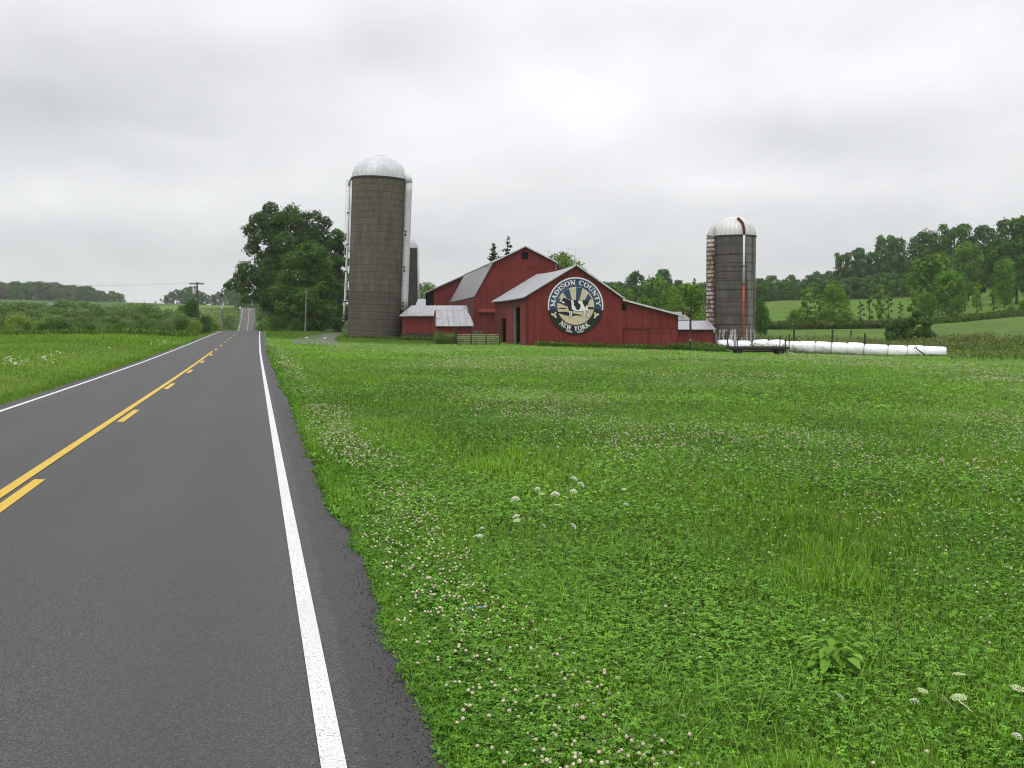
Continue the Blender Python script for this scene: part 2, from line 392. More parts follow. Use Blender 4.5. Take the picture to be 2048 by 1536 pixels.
bandf = t.math('FRACT', t.math('MULTIPLY', sx[2], 1 / .46))
n = t.noise(t.scale(t.co['Object'], (2.2, 2.2, .8)), 1.5, 5, .75)
c = t.mix(t.step(n, .44, .60), (.46, .46, .43), (.13, .045, .018)); c = t.mix(t.math('MULTIPLY', t.math('LESS_THAN', bandf, .36), .92), c, (.045, .02, .014))
c = t.mix(t.math('MULTIPLY', t.step(t.noise(t.co['Object'], 3.0, 3), .52, .6), .6), c, (.20, .085, .035)); t.l(c, t.bsdf.inputs['Base Color'])
t = newmat('chute_white', .5, .4, .05)
sx = t.node('ShaderNodeSeparateXYZ', {0: t.co['Object']}).outputs
bandf = t.math('FRACT', t.math('MULTIPLY', sx[2], 1 / .60)); n = t.noise(t.scale(t.co['Object'], (2, 2, .5)), 1.5, 5)
c = t.mix(t.step(n, .3, .7), (.46, .46, .48), (.57, .57, .59)); c = t.mix(t.math('MULTIPLY', t.math('LESS_THAN', bandf, .08), .45), c, (.3, .3, .31)); t.l(c, t.bsdf.inputs['Base Color'])
t = newmat('bale_wrap', .32, .5)
n = t.noise(t.scale(t.co['Object'], (1, 2, 2)), 2.0, 4); c = t.mix(t.step(n, .3, .7), (.74, .75, .78), (.84, .84, .86))
m = t.math('MULTIPLY', t.step(t.noise(t.co['Object'], 5, 3), .62, .70), .6); c = t.mix(m, c, (.22, .22, .20)); sz_ = t.node('ShaderNodeSeparateXYZ', {0: t.co['Object']}).outputs[2]; mud = t.math('MULTIPLY', t.step(sz_, -.15, -.55), t.step(t.noise(t.co['Object'], 2.2, 4), .40, .60)); c = t.mix(t.math('MULTIPLY', mud, .55), c, (.20, .18, .14)); t.l(c, t.bsdf.inputs['Base Color'])
wv = t.noise(t.scale(t.co['Object'], (6, 1.2, 1.2)), 1.4, 4); t.l(t.bump(wv, .7, .06), t.bsdf.inputs['Normal'])

# asphalt
def mk_asphalt():
    t = newmat('asphalt', .70, .26)
    o = t.co['Object']; sx = t.node('ShaderNodeSeparateXYZ', {0: t.co['UV']}).outputs
    g = t.noise(o, 120, 4, .8); v = t.node('ShaderNodeTexVoronoi', {'Vector': o, 'Scale': 130.0}).outputs
    big = t.noise(t.scale(o, (.5, .08, 1)), .9, 4, .6)
    c = t.mix(t.step(g, .28, .72), (.007, .007, .007), (.110, .109, .108))
    wn_ = t.node('ShaderNodeSeparateColor', {0: v['Color']}).outputs[0]
    c = t.mix(t.math('MULTIPLY', t.math('GREATER_THAN', wn_, .90), .40), c, (.17, .165, .16))
    c = t.mix(t.math('MULTIPLY', t.math('LESS_THAN', wn_, .08), .6), c, (.02, .02, .02))
    c = t.mix(t.math('MULTIPLY', t.step(big, .38, .68), .16), c, (.10, .10, .104))
    lat = sx[0]
    def track(cx, wd): return t.math('EXPONENT', t.math('MULTIPLY', t.math('POWER', t.math('DIVIDE', t.math('SUBTRACT', lat, cx), wd), 2.0), -1.0))
    tr = t.math('ADD', t.math('ADD', track(-.35, .38), track(-1.85, .38)), t.math('ADD', track(-3.0, .35), track(-4.4, .35)))
    c = t.mix(t.math('MULTIPLY', tr, t.math('MULTIPLY', t.math('ADD', big, .2), .34)), c, (.045, .045, .047))
    # newer, wetter shoulder strip beside the line
    edge = t.math('ADD', lat, t.math('MULTIPLY', t.math('SUBTRACT', t.noise(o, 2.5, 4), .5), .16))
    sh = t.math('MAXIMUM', t.step(edge, .40, .44), t.step(edge, -5.16, -5.24))
    c = t.mix(t.math('MULTIPLY', sh, .45), c, (.034, .032, .032))
    wet = t.math('MULTIPLY', t.step(edge, .56, .66), t.step(t.noise(t.scale(o, (1, .3, 1)), 1.6, 4), .35, .6))
    c = t.mix(t.math('MULTIPLY', wet, .70), c, (.022, .021, .022))
    grit = t.math('MULTIPLY', t.step(t.noise(o, 38, 2), .66, .70), t.step(edge, .50, .80)); c = t.mix(t.math('MULTIPLY', grit, .8), c, (.012, .010, .008))
    t.l(c, t.bsdf.inputs['Base Color'])
    t.l(t.math('SUBTRACT', .75, t.math('MULTIPLY', wet, .22)), t.bsdf.inputs['Roughness'])
    t.l(t.bump(g, .5, .006), t.bsdf.inputs['Normal'])
mk_asphalt()
def mk_paint(name, col):
    t = newmat(name, .6, .3); o = t.co['Object']
    g = t.noise(o, 90, 4, .8); b = t.noise(o, 1.2, 4)
    c = t.mix(t.step(b, .3, .7), tuple(x * .86 for x in col), col)
    spk = t.math('GREATER_THAN', g, t.math('SUBTRACT', .625, t.math('MULTIPLY', b, .10))); c = t.mix(t.math('MULTIPLY', spk, .8), c, (.09, .09, .09))
    t.l(c, t.bsdf.inputs['Base Color']); t.l(t.bump(g, .3, .004), t.bsdf.inputs['Normal'])
mk_paint('paint_white', (.66, .66, .67)); mk_paint('paint_yellow', (.60, .39, .022))

def mk_ground():
    t = newmat('ground', .95, .08); o = t.co['Object']
    a = t.node('ShaderNodeAttribute', attribute_name='cover').outputs['Color']
    n1 = t.noise(o, 1.1, 6, .7); n2 = t.noise(o, .16, 5, .6); n3 = t.noise(o, 6.0, 4, .7)
    k = t.math('ADD', t.math('MULTIPLY', n1, .55), t.math('ADD', t.math('MULTIPLY', n2, .5), t.math('MULTIPLY', n3, .35)))
    k = t.math('ADD', t.math('MULTIPLY', t.math('SUBTRACT', k, .7), 1.5), 1.0)
    vm = t.node('ShaderNodeVectorMath', {0: a, 'Scale': k}, operation='SCALE').outputs[0]
    c = t.mix(t.math('MULTIPLY', t.step(n2, .50, .72), .30), vm, t.mix(1.0, vm, (1.45, 1.02, .75), 'MULTIPLY'))
    t.l(c, t.bsdf.inputs['Base Color']); t.l(t.bump(t.math('ADD', n1, n3), .8, .12), t.bsdf.inputs['Normal'])
mk_ground()
t = newmat('gravel', .95, .1); o = t.co['Object']
g = t.noise(o, 9, 5, .75); b = t.noise(o, .8, 4); c = t.mix(t.step(g, .3, .7), (.085, .082, .078), (.19, .185, .175)); c = t.mix(t.math('MULTIPLY', t.step(b, .5, .7), .5), c, (.09, .12, .05)); t.l(c, t.bsdf.inputs['Base Color'])

# ------------------------------------------------------------------ mesh helpers
def link(o, parent=None):
    C.objects.link(o)
    if parent is not None: o.parent = parent
    return o
def fast_mesh(name, V, Fc, col=None, mat=None, smooth=False, attr='tint'):
    V = np.asarray(V, np.float32); Fc = np.asarray(Fc, np.int32); k = Fc.shape[1]
    me = bpy.data.meshes.new(name)
    me.vertices.add(len(V)); me.vertices.foreach_set('co', V.ravel())
    me.loops.add(Fc.size); me.loops.foreach_set('vertex_index', Fc.ravel())
    me.polygons.add(len(Fc)); me.polygons.foreach_set('loop_start', np.arange(0, Fc.size, k, dtype=np.int32))
    if smooth: me.polygons.foreach_set('use_smooth', np.ones(len(Fc), bool))
    if col is not None:
        dom = 'FACE' if len(col) == len(Fc) and len(col) != len(V) else 'POINT'
        at_ = me.attributes.new(attr, 'FLOAT_VECTOR', dom); at_.data.foreach_set('vector', np.asarray(col, np.float32).ravel())
    me.update(calc_edges=True)
    if mat: me.materials.append(MATS[mat])
    return me
class MB:
    def __init__(s): s.v = []; s.f = []; s.uv = None
    def quad(s, *p):
        b = len(s.v); s.v += [tuple(q) for q in p]; s.f.append(tuple(range(b, b + len(p)))); return s
    def box(s, x0, x1, y0, y1, z0, z1):
        b = len(s.v)
        s.v += [(x0, y0, z0), (x1, y0, z0), (x1, y1, z0), (x0, y1, z0), (x0, y0, z1), (x1, y0, z1), (x1, y1, z1), (x0, y1, z1)]
        s.f += [tuple(b + i for i in q) for q in ((0, 3, 2, 1), (4, 5, 6, 7), (0, 1, 5, 4), (1, 2, 6, 5), (2, 3, 7, 6), (3, 0, 4, 7))]; return s
    def tube(s, pts, rad, n=8, cap=True):
        pts = [Vector(p) for p in pts]
        if isinstance(rad, (int, float)): rad = [rad] * len(pts)
        b = len(s.v); prev = None
        for i, p in enumerate(pts):
            d = (pts[min(i + 1, len(pts) - 1)] - pts[max(i - 1, 0)]).normalized()
            if prev is None: a = d.orthogonal().normalized()
            else: a = (prev - d * prev.dot(d)).normalized()
            prev = a; c = d.cross(a)
            for k in range(n):
                q = p + (a * math.cos(2 * PI * k / n) + c * math.sin(2 * PI * k / n)) * rad[i]; s.v.append(tuple(q))
        for i in range(len(pts) - 1):
            for k in range(n):
                k2 = (k + 1) % n; s.f.append((b + i * n + k, b + i * n + k2, b + (i + 1) * n + k2, b + (i + 1) * n + k))
        if cap:
            s.f.append(tuple(b + k for k in reversed(range(n)))); e = b + (len(pts) - 1) * n; s.f.append(tuple(e + k for k in range(n)))
        return s
    def panel(s, outer, holes=(), axis='x', pos=0.0, th=.12):
        # outline in (along, up); axis x -> plane y=pos, thickness towards +y; axis y -> plane x=pos, thickness towards +x
        loops = [list(outer)] + [list(h) for h in holes]
        flatp = [p for l in loops for p in l]
        tris = tessellate_polygon([[Vector((p[0], p[1], 0)) for p in l] for l in loops])
        m = (lambda a, z, d: (a, d, z)) if axis == 'x' else (lambda a, z, d: (d, a, z))
        b = len(s.v); n = len(flatp)
        s.v += [m(a, z, pos) for a, z in flatp] + [m(a, z, pos + th) for a, z in flatp]
        for t_ in tris: s.f.append(tuple(b + i for i in t_)); s.f.append(tuple(b + n + i for i in reversed(t_)))
        o = 0
        for l in loops:
            for i in range(len(l)):
                j = (i + 1) % len(l); s.f.append((b + o + i, b + o + j, b + n + o + j, b + n + o + i))
            o += len(l)
        return s
    def slab(s, rows, th=.06, over=None):
        # rows: list of lists of points (grid); thickened downwards
        b = len(s.v); nr = len(rows); nc = len(rows[0])
        for dz_ in (0, -th):
            for r_ in rows:
                for p in r_: s.v.append((p[0], p[1], p[2] + dz_))
        g = lambda l, i, j: b + l * nr * nc + i * nc + j
        for i in range(nr - 1):
            for j in range(nc - 1):
                s.f.append((g(0, i, j), g(0, i, j + 1), g(0, i + 1, j + 1), g(0, i + 1, j)))
                s.f.append((g(1, i, j), g(1, i + 1, j), g(1, i + 1, j + 1), g(1, i, j + 1)))
        for i in range(nr - 1):
            for j in (0, nc - 1): s.f.append((g(0, i, j), g(0, i + 1, j), g(1, i + 1, j), g(1, i, j)))
        for j in range(nc - 1):
            for i in (0, nr - 1): s.f.append((g(0, i, j), g(0, i, j + 1), g(1, i, j + 1), g(1, i, j)))
        return s
    def rev(s, prof, n=32, cx=0, cy=0, a0=0, a1=2 * PI, uvs=False):
        # surface of revolution of (r, z) profile
        b = len(s.v); full = abs(a1 - a0 - 2 * PI) < 1e-6; m = n if full else n + 1
        for r_, z in prof:
            for k in range(m):
                a = a0 + (a1 - a0) * k / n; s.v.append((cx + r_ * math.cos(a), cy + r_ * math.sin(a), z))
        for i in range(len(prof) - 1):
            for k in range(n):
                k2 = (k + 1) % m; s.f.append((b + i * m + k, b + i * m + k2, b + (i + 1) * m + k2, b + (i + 1) * m + k))
        return s
    def build(s, name, mat, parent=None, smooth=False, fix=True):
        me = bpy.data.meshes.new(name); me.from_pydata(s.v, [], s.f); me.update()
        if fix:
            bm = bmesh.new(); bm.from_mesh(me); bmesh.ops.recalc_face_normals(bm, faces=bm.faces); bm.to_mesh(me); bm.free()
        if smooth:
            for p in me.polygons: p.use_smooth = True
        me.materials.append(MATS[mat])
        return link(bpy.data.objects.new(name, me), parent)
def tag(o, label=None, cat=None, group=None, kind=None):
    if label: o['label'] = label
    if cat: o['category'] = cat
    if group: o['group'] = group
    if kind: o['kind'] = kind
    return o
def thing(name, loc, rz, label, cat, group=None):
    o = bpy.data.objects.new(name, None); o.location = loc; o.rotation_euler = (0, 0, rz); o.empty_display_size = .5
    C.objects.link(o); return tag(o, label, cat, group)
def copy_tree(o, parent=None):
    c = o.copy(); C.objects.link(c)
    if parent is not None: c.parent = parent
    for ch in list(o.children): copy_tree(ch, c)
    return c
ORD = ['first', 'second', 'third', 'fourth', 'fifth', 'sixth', 'seventh', 'eighth', 'ninth', 'tenth', 'eleventh', 'twelfth', 'thirteenth', 'fourteenth', 'fifteenth', 'sixteenth', 'seventeenth', 'eighteenth', 'nineteenth', 'twentieth']
class Frame:
    """a building's place: origin on the ground, turned about z; turns picture points into its own coordinates"""
    def __init__(s, loc, rz): s.loc = Vector(loc); s.rz = rz; s.inv = Matrix.Rotation(-rz, 3, 'Z')
    def y(s, u, v, c=0.0):
        o = s.inv @ (Vector((0, 0, CAMH)) - s.loc); d = s.inv @ ray(u, v); t = (c - o.y) / d.y; q = o + d * t; return (q.x, q.z)
    def x(s, u, v, c=0.0):
        o = s.inv @ (Vector((0, 0, CAMH)) - s.loc); d = s.inv @ ray(u, v); t = (c - o.x) / d.x; q = o + d * t; return (q.y, q.z)
    def world(s, p): return s.loc + Matrix.Rotation(s.rz, 3, 'Z') @ Vector(p)

# ------------------------------------------------------------------ ground sheet
def cover(X, Y):
    X = np.asarray(X, float); Y = np.asarray(Y, float); n = X.size
    c = np.empty((n, 3)); lat = X - road_x(Y); Yd = np.maximum(Y, 1.0)
    u = 1024 + X / Yd * 2051.4
    near = np.array([.020, .036, .008]); mid = np.array([.105, .195, .036])  # near colour darkened so the gaps under the leaves read as shade
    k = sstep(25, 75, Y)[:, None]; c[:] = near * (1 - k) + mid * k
    def blend(mask, col, rnd=.0):
        m = np.clip(mask, 0, 1)[:, None]; c[:] = c * (1 - m) + np.array(col) * m
    # rough weeds behind the bales and at the field's right-hand end
    weeds = sstep(1320, 1400, u) * sstep(98, 104, Y + (u - 1600) * -.02) * (1 - sstep(116, 122, Y))
    blend(weeds, (.10, .115, .045))
    hill = sstep(1460, 1520, u) * sstep(116, 124, Y)
    nz = fbm(X * .03, Y * .03, 21)
    blend(hill, (.070, .135, .026)); blend(hill * sstep(150, 165, Y), (.080, .150, .022)); blend(hill * .6 * sstep(.45, .6, nz), (.095, .15, .032))
    blend(hill * .5 * sstep(1850, 1900, u) * sstep(.52, .66, fbm(X * .04 + 5, Y * .12, 31)) * (1 - sstep(150, 165, Y)), (.15, .135, .065))
    wood = sstep(1460, 1520, u) * sstep(288, 300, Y); blend(wood, (.03, .045, .018))
    dirt = sstep(1880, 1930, u) * sstep(.56, .66, fbm(X * .25, Y * .25, 44)) * np.exp(-((Y - (84 - (u - 1950) * .12)) / 3.0) ** 2)
    blend(dirt, (.16, .115, .075))
    # left of the road: mown field, strip of meadow, scrub floor, corn on the far hill
    left = (lat < -6) * 1.0
    blend(left * sstep(12, 30, Y) * (1 - sstep(95, 100, Y)), (.125, .205, .036))
    blend(left * sstep(70, 74, Y) * (1 - sstep(98, 103, Y)), (.125, .22, .028))
    blend(left * sstep(100, 106, Y) * (1 - sstep(230, 260, Y)), (.05, .075, .022))
    blend(left * sstep(230, 260, Y), (.055, .115, .030))
    bank = (lat < -5.4) * (lat > -40) * sstep(270, 290, Y); blend(bank, (.11, .17, .036))
    behind = sstep(120, 135, Y) * (u > 560) * (u < 1440); blend(behind, (.05, .085, .022))
    lawn = sstep(100, 112, Y) * (1 - sstep(150, 160, Y)) * (u > 520) * (u < 720) * (lat > .8); blend(lawn, (.12, .20, .030))
    return c
def make_ground():
    ang = np.concatenate([np.arange(-42, 42.01, .35), np.arange(46, 318, 4.0)])
    ang = np.radians(ang); na = len(ang)
    rad = np.geomspace(1.0, 3000, 250); nr = len(rad)
    A, Rr = np.meshgrid(ang, rad); X = (np.sin(A) * Rr).ravel(); Y = (np.cos(A) * Rr).ravel()
    Z = tz(X, Y, True)
    V = np.stack([X, Y, Z], 1); V = np.vstack([V, [[0, 0, -.16]]])
    i, j = np.meshgrid(np.arange(nr - 1), np.arange(na), indexing='ij'); j2 = (j + 1) % na
    q = np.stack([i * na + j, i * na + j2, (i + 1) * na + j2, (i + 1) * na + j], -1).reshape(-1, 4)
    jj = np.arange(na); capf = np.stack([np.full(na, len(V) - 1), (jj + 1) % na, jj, jj], 1)
    q = q[:, ::-1]
    T = np.vstack([q[:, [0, 1, 2]], q[:, [0, 2, 3]], capf[:, [0, 2, 1]]])
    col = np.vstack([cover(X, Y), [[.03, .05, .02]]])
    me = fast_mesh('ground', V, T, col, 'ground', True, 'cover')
    return tag(link(bpy.data.objects.new('ground', me)), kind='structure')
make_ground()

# ------------------------------------------------------------------ road and paint
def strip(name, l0, l1, ya, yb, dz_, mat, parent=None, n=1, step=1.0, wob=0.0):
    ys = np.arange(ya, yb + step * .5, step); ls = np.linspace(l0, l1, n + 1)
    V = []; uv = []
    for yy in ys:
        for k, l in enumerate(ls):
            x = float(road_x(yy)) + l
            if wob and k in (0, n): x += (fbm(np.array([yy * 1.3]), np.array([k * 7.]), 3)[0] - .5) * wob
            crown = -.012 * abs(l + 2.5); V.append((x, yy, float(road_z(yy)) + crown + dz_)); uv.append((l, yy))
    m = n + 1; Fq = [(i * m + k, i * m + k + 1, (i + 1) * m + k + 1, (i + 1) * m + k) for i in range(len(ys) - 1) for k in range(n)]
    me = fast_mesh(name, V, Fq, None, mat); ul = me.uv_layers.new(name='UVMap')
    li = np.empty(len(me.loops), np.int32); me.loops.foreach_get('vertex_index', li)
    ul.data.foreach_set('uv', np.asarray(uv, np.float32)[li].ravel())
    return link(bpy.data.objects.new(name, me), parent)
road = tag(strip('road', LAT0, LAT1 + .05, -20, 425, .03, 'asphalt', None, 12, 1.0, .10), kind='structure')
strip('edge_line', .23, .330, -18, 424, .036, 'paint_white', road)
strip('edge_line', -5.10, -4.995, -18, 424, .036, 'paint_white', road)
strip('centre_line', -2.60, -2.475, -18, 60, .036, 'paint_yellow', road)
strip('centre_line', -2.60, -2.475, 285, 424, .036, 'paint_yellow', road)
for yy in (-.6, 8.5, 17.6, 26.7, 35.4, 44.2, 53.2):
    strip('centre_dash', -2.41, -2.29, yy, yy + 2.5, .036, 'paint_yellow', road, step=.5)
for yy in (62.5, 71.5, 80.5, 89.5, 98.5, 107.5, 116.5, 125.5, 134.5):
    strip('centre_dash', -2.53, -2.40, yy, yy + 2.6, .036, 'paint_yellow', road, step=.5)

def drape(name, pts, widths, mat, lift=.03):
    pts = [Vector(p) for p in pts]; dense = []; wd = []
    for i in range(len(pts) - 1):
        for k in range(10): dense.append(pts[i].lerp(pts[i + 1], k / 10)); wd.append(widths[i] + (widths[i + 1] - widths[i]) * k / 10)
    for _ in range(6): dense = [dense[0]] + [(dense[i - 1] + dense[i] * 2 + dense[i + 1]) / 4 for i in range(1, len(dense) - 1)] + [dense[-1]]
    V = []
    for i, p in enumerate(dense):
        d = (dense[min(i + 1, len(dense) - 1)] - dense[max(i - 1, 0)]); d.z = 0; d.normalize(); nrm = Vector((d.y, -d.x, 0))
        for k in range(5):
            a = (k / 2 - 1) * wd[i] / 2 * (1 + (random.random() - .5) * .25); q = p + nrm * a; V.append((q.x, q.y, gz(q.x, q.y) + lift))
    Fq = [(i * 5 + k, i * 5 + k + 1, (i + 1) * 5 + k + 1, (i + 1) * 5 + k) for i in range(len(dense) - 1) for k in range(4)]
    return link(bpy.data.objects.new(name, fast_mesh(name, V, Fq, None, mat, True)))
dw = [hit(608, 689), hit(612, 682), hit(620, 676.5), hit(634, 672.5), hit(655, 670), hit(690, 667)]
tag(drape('driveway', dw, [2.2, 2.2, 2.0, 1.6, 1.5, 1.5], 'gravel', .05), kind='structure')
dw2 = [hit(648, 690), hit(648, 683), hit(652, 677), hit(662, 672.5), hit(678, 670)]
tag(drape('driveway', dw2, [2.6, 2.2, 1.8, 1.6, 1.2], 'gravel', .07), kind='structure')

# ------------------------------------------------------------------ barns
def roof_part(name, parent, prof, y0, y1, mat, th=.10, sag=0.0, n=10, over=0.0):
    """roof sheet: prof = list of (x, z) down one slope, swept along y"""
    mb = MB(); rows = []
    for i in range(n + 1):
        f = i / n; yy = y0 + (y1 - y0) * f; row = []
        for k, (x, z) in enumerate(prof):
            s = sag * math.sin(PI * f) * (1 - k / (len(prof) - 1) * .6); row.append((x, yy, z - s))
        rows.append(row)
    mb.slab(rows, th); return mb.build(name, mat, parent)
def shift(poly, dx_=0, dz_=0): return [(a + dx_, b + dz_) for a, b in poly]
def rect(a0, a1, z0, z1): return [(a0, z0), (a1, z0), (a1, z1), (a0, z1)]

# ---- gable barn with the round mural, nearest to the road
RA = R(10.36); p0 = P(1054, 692, 95.0)
FA = Frame((p0.x, p0.y, gz(p0.x, p0.y) - .10), RA)
barn = thing('gable_barn', FA.loc, RA, 'low red barn with a pale gable roof and the round painted sign on its front', 'barn')
a_bl = (0, -.5); xe, ze = FA.y(1356, 628); xb, zb = FA.y(1246, 597.5); xp, zp = FA.y(1153, 532); zl = FA.y(1056, 592)[1]
LA = 18.0
w0, w1 = FA.y(1243.3, 621), FA.y(1252.6, 608)
mb = MB(); mb.panel([(0, -.5), (xe, -.9), (xe, ze), (xb, zb), (xp, zp), (0, zl)], [rect(w0[0], w1[0], w0[1], w1[1])], 'x', 0, .16)
front = mb.build('wall', 'red_boards', barn)
# side wall with door openings
o0, o1 = FA.x(1042, 688), FA.x(1028, 615); d0, d1 = FA.x(1012, 690), FA.x(1003, 637)
mb = MB(); mb.panel([(.165, -.5), (LA, -.5), (LA, zl - .25), (.165, zl - .05)], [rect(o0[0], o1[0], .02, o1[1]), rect(d0[0], min(d1[0], LA - .4), .02, d1[1])], 'y', .0, .16)
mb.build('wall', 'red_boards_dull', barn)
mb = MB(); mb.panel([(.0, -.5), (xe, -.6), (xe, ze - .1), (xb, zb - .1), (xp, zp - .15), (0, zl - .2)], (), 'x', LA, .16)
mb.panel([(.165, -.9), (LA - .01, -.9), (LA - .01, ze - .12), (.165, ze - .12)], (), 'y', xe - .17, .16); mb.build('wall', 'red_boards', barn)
mb = MB(); mb.box(.2, xe - .2, .2, LA - .05, -.3, -.02); mb.build('floor', 'foundation_dark', barn)
def slope_ext(a, b, ext):   # lengthen from a past b
    d = Vector((b[0] - a[0], b[1] - a[1])); d.normalize(); return (b[0] + d.x * ext, b[1] + d.y * ext)
up = .13
rl = roof_part('roof', barn, [(xp, zp + up), slope_ext((xp, zp), (0, zl), .45)[:1] + (slope_ext((xp, zp), (0, zl), .45)[1] + up,)], -.30, LA + .3, 'roof_metal', .09, .16)
e2 = slope_ext((xp, zp), (xb, zb), .12); e3 = slope_ext((xb, zb), (xe, ze), .55)
rr = roof_part('roof', barn, [(xp, zp + up), (e2[0], e2[1] + up)], -.30, LA + .3, 'roof_metal', .09, .14)
rs = roof_part('roof', barn, [(xb - .1, zb + up - .16), (e3[0], e3[1] + up - .12)], -.34, LA + .1, 'roof_metal', .09, 0)
mb = MB()
for (A_, B_, dy_) in (((xp, zp + up), (e2[0], e2[1] + up), -.34), ((xb - .1, zb + up - .16), (e3[0], e3[1] + up - .12), -.38)):
    for k in range(1):
        mb.v += []
        b = len(mb.v); t0 = .16
        mb.v += [(A_[0], dy_, A_[1] - t0), (B_[0], dy_, B_[1] - t0), (B_[0], dy_, B_[1] + .012), (A_[0], dy_, A_[1] + .012),
                 (A_[0], dy_ + .035, A_[1] - t0), (B_[0], dy_ + .035, B_[1] - t0), (B_[0], dy_ + .035, B_[1] + .012), (A_[0], dy_ + .035, A_[1] + .012)]
        mb.f += [tuple(b + i for i in q) for q in ((0, 1, 2, 3), (7, 6, 5, 4), (0, 4, 5, 1), (3, 2, 6, 7), (0, 3, 7, 4), (1, 5, 6, 2))]
mb.build('rake_trim', 'trim_pale', barn)
for x0, x1, h in ((xp, xp, 1.75),):
    mb = MB(); mb.tube([(xp, .5, zp + up - .05), (xp, .5, zp + up + h)], [.022, .010], 6); mb.rev([(0.001, zp + up + h * .42), (.05, zp + up + h * .45), (0.001, zp + up + h * .48)], 8, xp, .5); mb.build('lightning_rod', 'galvanised', barn)
mb = MB(); mb.tube([(xp - .25, 7.5, zp + .0), (xp - .25, 7.5, zp + 1.6)], [.02, .008], 6); mb.build('lightning_rod', 'galvanised', barn)
win = MB(); win.panel(rect(w0[0] - .06, w1[0] + .06, w0[1] - .06, w1[1] + .06), [rect(w0[0], w1[0], w0[1], w1[1])], 'x', -.03, .06)
wf = win.build('window', 'red_boards_dull', barn)
mb = MB(); mb.box(w0[0], w1[0], .10, .12, w0[1], w1[1]); mb.build('pane', 'void_shade_black', wf)
# track and sliding doors of the lean-to
t0, t1 = FA.y(1246, 658), FA.y(1355, 655)
mb = MB(); mb.box(t0[0], xe - .02, -.16, -.003, t0[1] - .02, t0[1] + .16); mb.build('door_track', 'red_boards_dull', barn)
s1, s2, s3 = FA.y(1246, 698)[0], FA.y(1297, 698)[0], FA.y(1355, 698)[0]
zt = t0[1] - .03
for (a, b, mt, dy_, z0_) in ((s1 + .05, s2 - .02, 'red_boards', -.075, -.30), (s2 + .02, s3 - .05, 'red_trim', -.11, -.55)):
    mb = MB(); mb.box(a, b, dy_ - .03, dy_ + .03, z0_, zt); dr = mb.build('sliding_door', mt, barn)
    for a_ in (a, b - .14): mb = MB(); mb.box(a_, a_ + .14, dy_ - .052, dy_ - .031, z0_, zt - .01); mb.build('door_stile', 'red_boards_dull', dr)
    if mt == 'red_trim':
        h0, h1 = FA.y(1328, 676), FA.y(1351, 664.5)
        for zz in (h1[1] - .07, h0[1] - 1.0): mb = MB(); mb.box(a + .15, b - .15, dy_ - .050, dy_ - .031, zz, zz + .07); mb.build('batten', 'red_boards_dull', dr)
# corner boards and seam
sx_ = FA.y(1236, 690)[0]
for q_ in ((-.022, .11, -.3, zl - .04), (xe - .12, xe + .02, -.6, ze - .05), (sx_, sx_ + .07, -.5, 1.35)): mb = MB(); mb.box(q_[0], q_[1], -.022, -.001, q_[2], q_[3]); mb.build('corner_board', 'red_boards_dull', barn)
# side doors
pa, pb = FA.x(1054.5, 690)[0], FA.x(1043, 690)[0]
mb = MB(); mb.box(-.10, -.035, .05, o0[0] - .05, -.05, o1[1] + .18); mb.build('barn_door', 'red_boards_worn', barn)
q0, q1 = FA.x(1027.5, 690)[0], FA.x(1014, 690)[0]
mb = MB(); mb.box(-.10, -.035, q0, q1, -.05, o1[1] - .05); mb.build('barn_door', 'red_boards_worn', barn)
for y_a, y_b in ((o1[0] - .18, o1[0] - .02), (o0[0], o0[0] + .10)): mb = MB(); mb.box(-.05, .20, y_a, y_b, 0, o1[1]); mb.build('door_jamb', 'pole_wood_grey', barn)
mb = MB(); mb.box(-.06, -.005, .04, q1 + .2, o1[1] + .17, o1[1] + .30); mb.build('door_track', 'red_boards_dull', barn)

# ---- round mural
mc_ = FA.y(1151.2, 611.6, -.07); MR = 2.66
mural = thing('round_mural', FA.world((mc_[0], -.10, mc_[1])), RA, 'round painted sign with a black and white cow under blue and tan sunrays', 'sign')
def disc(mb, r, y, n=72, a0=0, a1=2 * PI):
    for k in range(n):
        a, b = a0 + (a1 - a0) * k / n, a0 + (a1 - a0) * (k + 1) / n
        mb.quad((0, y, 0), (r * MR * math.cos(a), y, r * MR * math.sin(a)), (r * MR * math.cos(b), y, r * MR * math.sin(b)))
def ring(mb, r0, r1, y, a0, a1, n=72):
    for k in range(n):
        a, b = a0 + (a1 - a0) * k / n, a0 + (a1 - a0) * (k + 1) / n
        mb.quad(*[(r * MR * math.cos(t_), y, r * MR * math.sin(t_)) for r, t_ in ((r0, a), (r1, a), (r1, b), (r0, b))])
def pz(x, y): return ((x - 682) / 545 * MR, -(y - 685) / 545 * MR)       # mural sketch grid -> metres
def poly(mb, pts, y):
    q = [pz(*p) for p in pts]; tr = tessellate_polygon([[Vector((a, b, 0)) for a, b in q]]); b = len(mb.v)
    mb.v += [(a, y, z) for a, z in q]; mb.f += [tuple(b + i for i in t_) for t_ in tr]
mb = MB(); b0 = len(mb.v); N = 96
for yy in (0, .06):
    for k in range(N): mb.v.append((MR * math.cos(2 * PI * k / N), yy, MR * math.sin(2 * PI * k / N)))
mb.f.append(tuple(range(N))); mb.f.append(tuple(range(2 * N - 1, N - 1, -1)))
for k in range(N): mb.f.append((k, (k + 1) % N, N + (k + 1) % N, N + k))
mb.build('backing_board', 'mural_black', mural)
mb = MB(); ring(mb, .60, .955, -.006, R(-8.5), R(188.5)); mb.build('sky_band', 'mural_blue', mural, fix=False)
mb = MB(); ring(mb, .953, 1.0, -.010, R(-9), R(189)); mb.build('rim', 'mural_white', mural, fix=False)
mb = MB(); disc(mb, .665, -.012); mb.build('sun_disc', 'mural_tan', mural, fix=False)
mb = MB()
